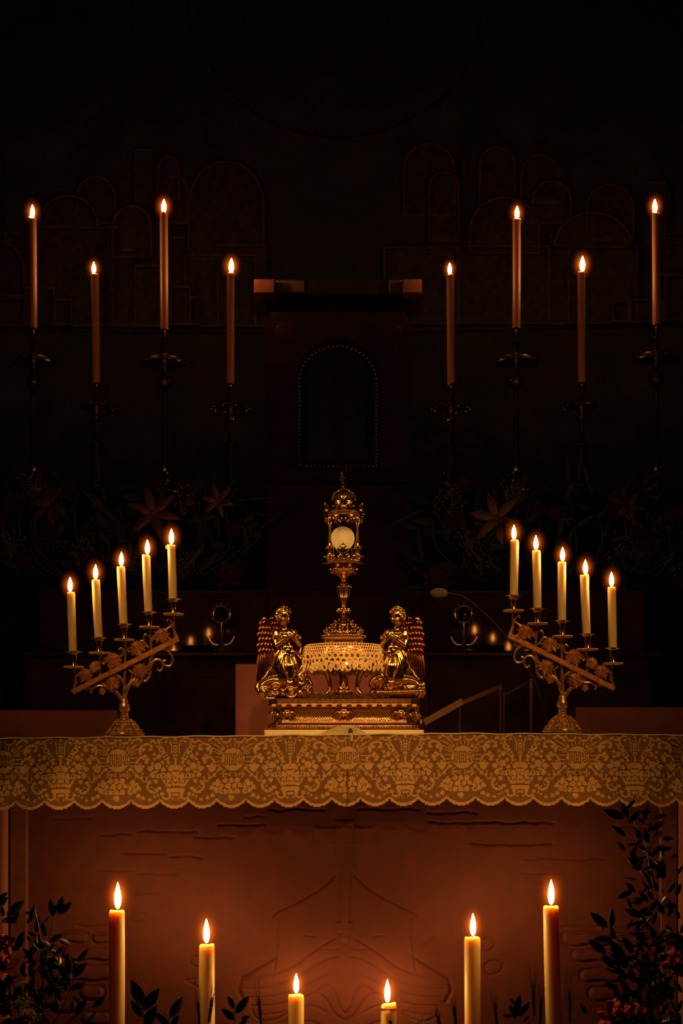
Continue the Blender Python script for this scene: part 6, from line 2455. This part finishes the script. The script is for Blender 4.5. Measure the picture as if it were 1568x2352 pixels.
fl2 = plant_root(1500, 'tall leafy arrangement with red glittered flowers, front right corner', Y=YL)
leaves(fl2, zl_([(900, 1075, 770, 960), (930, 1080, 935, 930), (970, 1180, 930, 1080), (940, 1180, 800, 1180), (885, 1305, 755, 1195), (1130, 1300, 1045, 1175), (965, 1435, 860, 1325),
                 (1070, 1440, 950, 1210), (1050, 1470, 910, 1440), (1000, 1620, 885, 1575), (720, 1840, 670, 1765), (1200, 560, 1110, 430), (1350, 750, 1260, 630), (1390, 650, 1390, 490), (1050, 110, 890, 45),
                 (1090, 160, 1170, 60), (1280, 220, 1380, 150), (1060, 270, 950, 190), (1200, 310, 1160, 210), (1260, 330, 1230, 220), (1210, 980, 1070, 920), (1470, 1140, 1420, 1060), (1090, 110, 1030, 0),
                 (1240, 400, 1180, 350), (1300, 440, 1370, 360), (1320, 560, 1260, 470), (1330, 640, 1400, 560), (1260, 850, 1190, 770), (1300, 830, 1260, 760), (1400, 960, 1340, 850), (1430, 980, 1480, 880),
                 (1250, 1080, 1200, 970), (1250, 1250, 1180, 1150), (1330, 1200, 1290, 1090), (1380, 1300, 1330, 1190), (1180, 1560, 1080, 1500), (1130, 1640, 1060, 1700), (1280, 1420, 1230, 1320), (1290, 1560, 1330, 1440),
                 (1500, 800, 1540, 700), (1540, 1000, 1500, 920)],
                1160, 1850, 3.843), YL, 1.0, seed=3)
scatter_leaves(fl2, 1496, 2275, 46, 58, 105, YL, 2, 24, 44)
scatter_leaves(fl2, 1494, 2150, 34, 66, 50, YL, 12, 20, 36)
scatter_leaves(fl2, 1484, 1970, 28, 64, 40, YL, 13, 20, 36)
stems(fl2, [[(1510, 2420), (1515, 2240), (1513, 2100), (1496, 2016), (1480, 1936), (1444, 1866)], [(1510, 2420), (1470, 2280), (1430, 2180), (1402, 2130)], [(1510, 2420), (1480, 2250), (1460, 2120)],
            [(1510, 2420), (1530, 2200), (1535, 2080)], [(1500, 2420), (1440, 2330), (1415, 2260)], [(1500, 2420), (1495, 2300), (1478, 2220), (1470, 2150)]], YL)
for (x, y, R) in ((1550, 2165, 26), (1545, 2218, 26), (1560, 2190, 26)):
    rose(fl2, W(x + 4, y, YL - .07), R * S(YL) * 1.1, r_, GPET, 12)
rose(fl2, W(1412, 2332, YL - .08), 44 * S(YL), r_, GPET, 14)
rose(fl2, W(1460, 2332, YL - .07), 34 * S(YL), r_, GPET, 14)
rose(fl2, W(1532, 2280, YL - .03), 20 * S(YL), r_, None, 14)
lily(fl2, W(1505, 2352, YL - .06), 22 * S(YL), r_)
babys_breath(fl2, W(1552, 2325, YL - .07), 22 * S(YL), 44, r_, 1.6 * S(YL))

YS = -0.52
fl3 = plant_root(360, 'sprig of dark pointed leaves right of the leftmost pillar candle', 'foliage', YS)
leaves(fl3, zl_([(645, 900, 595, 800), (645, 920, 708, 835), (640, 950, 598, 885), (650, 985, 700, 910), (765, 955, 815, 875), (770, 1000, 800, 950), (640, 1010, 690, 960), (760, 990, 700, 940)], 0, 1850, 1.96), YS, 1.05)
stems(fl3, [[(350, 2430), (335, 2370), (330, 2330), (327, 2305)], [(360, 2430), (395, 2370), (390, 2340), (357, 2312)], [(360, 2430), (395, 2360), (405, 2320)]], YS)
fl4 = plant_root(540, 'sprig of dark leaves between the two left-hand shorter candles', 'foliage', YS)
leaves(fl4, zl_([(1060, 935, 1113, 870), (1055, 915, 1030, 865), (1085, 960, 1120, 950), (1060, 965, 1005, 920), (1070, 1000, 1110, 965), (1050, 1010, 1010, 985)], 0, 1850, 1.96), YS, 1.0)
stems(fl4, [[(540, 2430), (538, 2360), (536, 2300)]], YS)
fl5 = plant_root(1180, 'sprig of narrow leaves left of the farthest right candle', 'foliage', YS)
leaves(fl5, zl_([(810, 960, 835, 865), (830, 950, 875, 890), (800, 950, 760, 945), (815, 955, 790, 905), (850, 975, 880, 950), (820, 900, 790, 870)], 768, 1850, 1.96), YS, 0.8, LEAF2)
stems(fl5, [[(1180, 2430), (1180, 2370), (1182, 2320)]], YS)
fl6 = plant_root(965, 'tuft of tiny white blossoms beside the shortest candle', 'blossoms', YS)
babys_breath(fl6, W(966, 2352, YS), 26 * S(YS), 80, r_, 1.8 * S(YS))
stems(fl6, [[(965, 2430), (966, 2370)], [(965, 2430), (950, 2365)], [(965, 2430), (982, 2360)]], YS)


def wheat(x, y0, y1, lean, label, Y=-0.53, n=1):
    b = W(x - lean * 1.5, 0, Y)
    rt = root('wheat_ear', Vector((b.x, Y, 0)), label, 'wheat', 'wheat ears before the altar')
    q = S(Y)
    r = random.Random(int(x))
    top = W(x + lean, y0, Y)
    low = W(x, y1, Y)
    MB().tube(catmull([Vector((b.x, Y, 0)), low, low.lerp(top, .4)], 5), 0.9 * q, 5).build('stalk', M_WHEAT, rt)
    mb = MB()
    aw = MB()
    for k in range(12):
        t = k / 11 * 0.5
        p = low.lerp(top, t)
        for sx in (-1, 1):
            mb.ball(p + Vector((sx * 2.0 * q, 0, 0)), (1.6 * q, 1.6 * q, 3.6 * q), 6, 4)
            e = p + (top - low) * 0.55 + Vector((sx * r.uniform(2, 12) * q, r.uniform(-4, 4) * q, r.uniform(-8, 8) * q))
            aw.tube([p, p.lerp(e, .5) + Vector((sx * 1 * q, 0, 0)), e], [0.45 * q, 0.15 * q], 3)
    mb.build('grains', M_WHEAT, rt)
    aw.build('awns', M_WHEAT, rt, kind='stuff')


for (x, y0, y1, ln, lab) in ((480, 2245, 2345, 14, 'wheat ear crossing the second candle from the left'), (458, 2255, 2352, -6, 'wheat ear at the left edge of the second candle'),
                             (1226, 2205, 2330, -4, 'tall wheat ear left of the farthest right candle'), (1046, 2280, 2350, -6, 'wheat ear left of the second candle from the right'),
                             (1010, 2312, 2356, -10, 'short leaning wheat ear left of the second candle from the right'), (1240, 2250, 2350, 3, 'wheat ear touching the farthest right candle'),
                             (1308, 2230, 2345, -2, 'wheat ear just right of the farthest right candle'), (600, 2240, 2352, -12, 'pale wheat ear left of the short centre candle'),
                             (900, 2320, 2375, -8, 'wheat ear in front of the shortest candle'), (1140, 2270, 2350, -8, 'wheat ear right of the second candle from the right')):
    wheat(x, y0, y1, ln, lab)
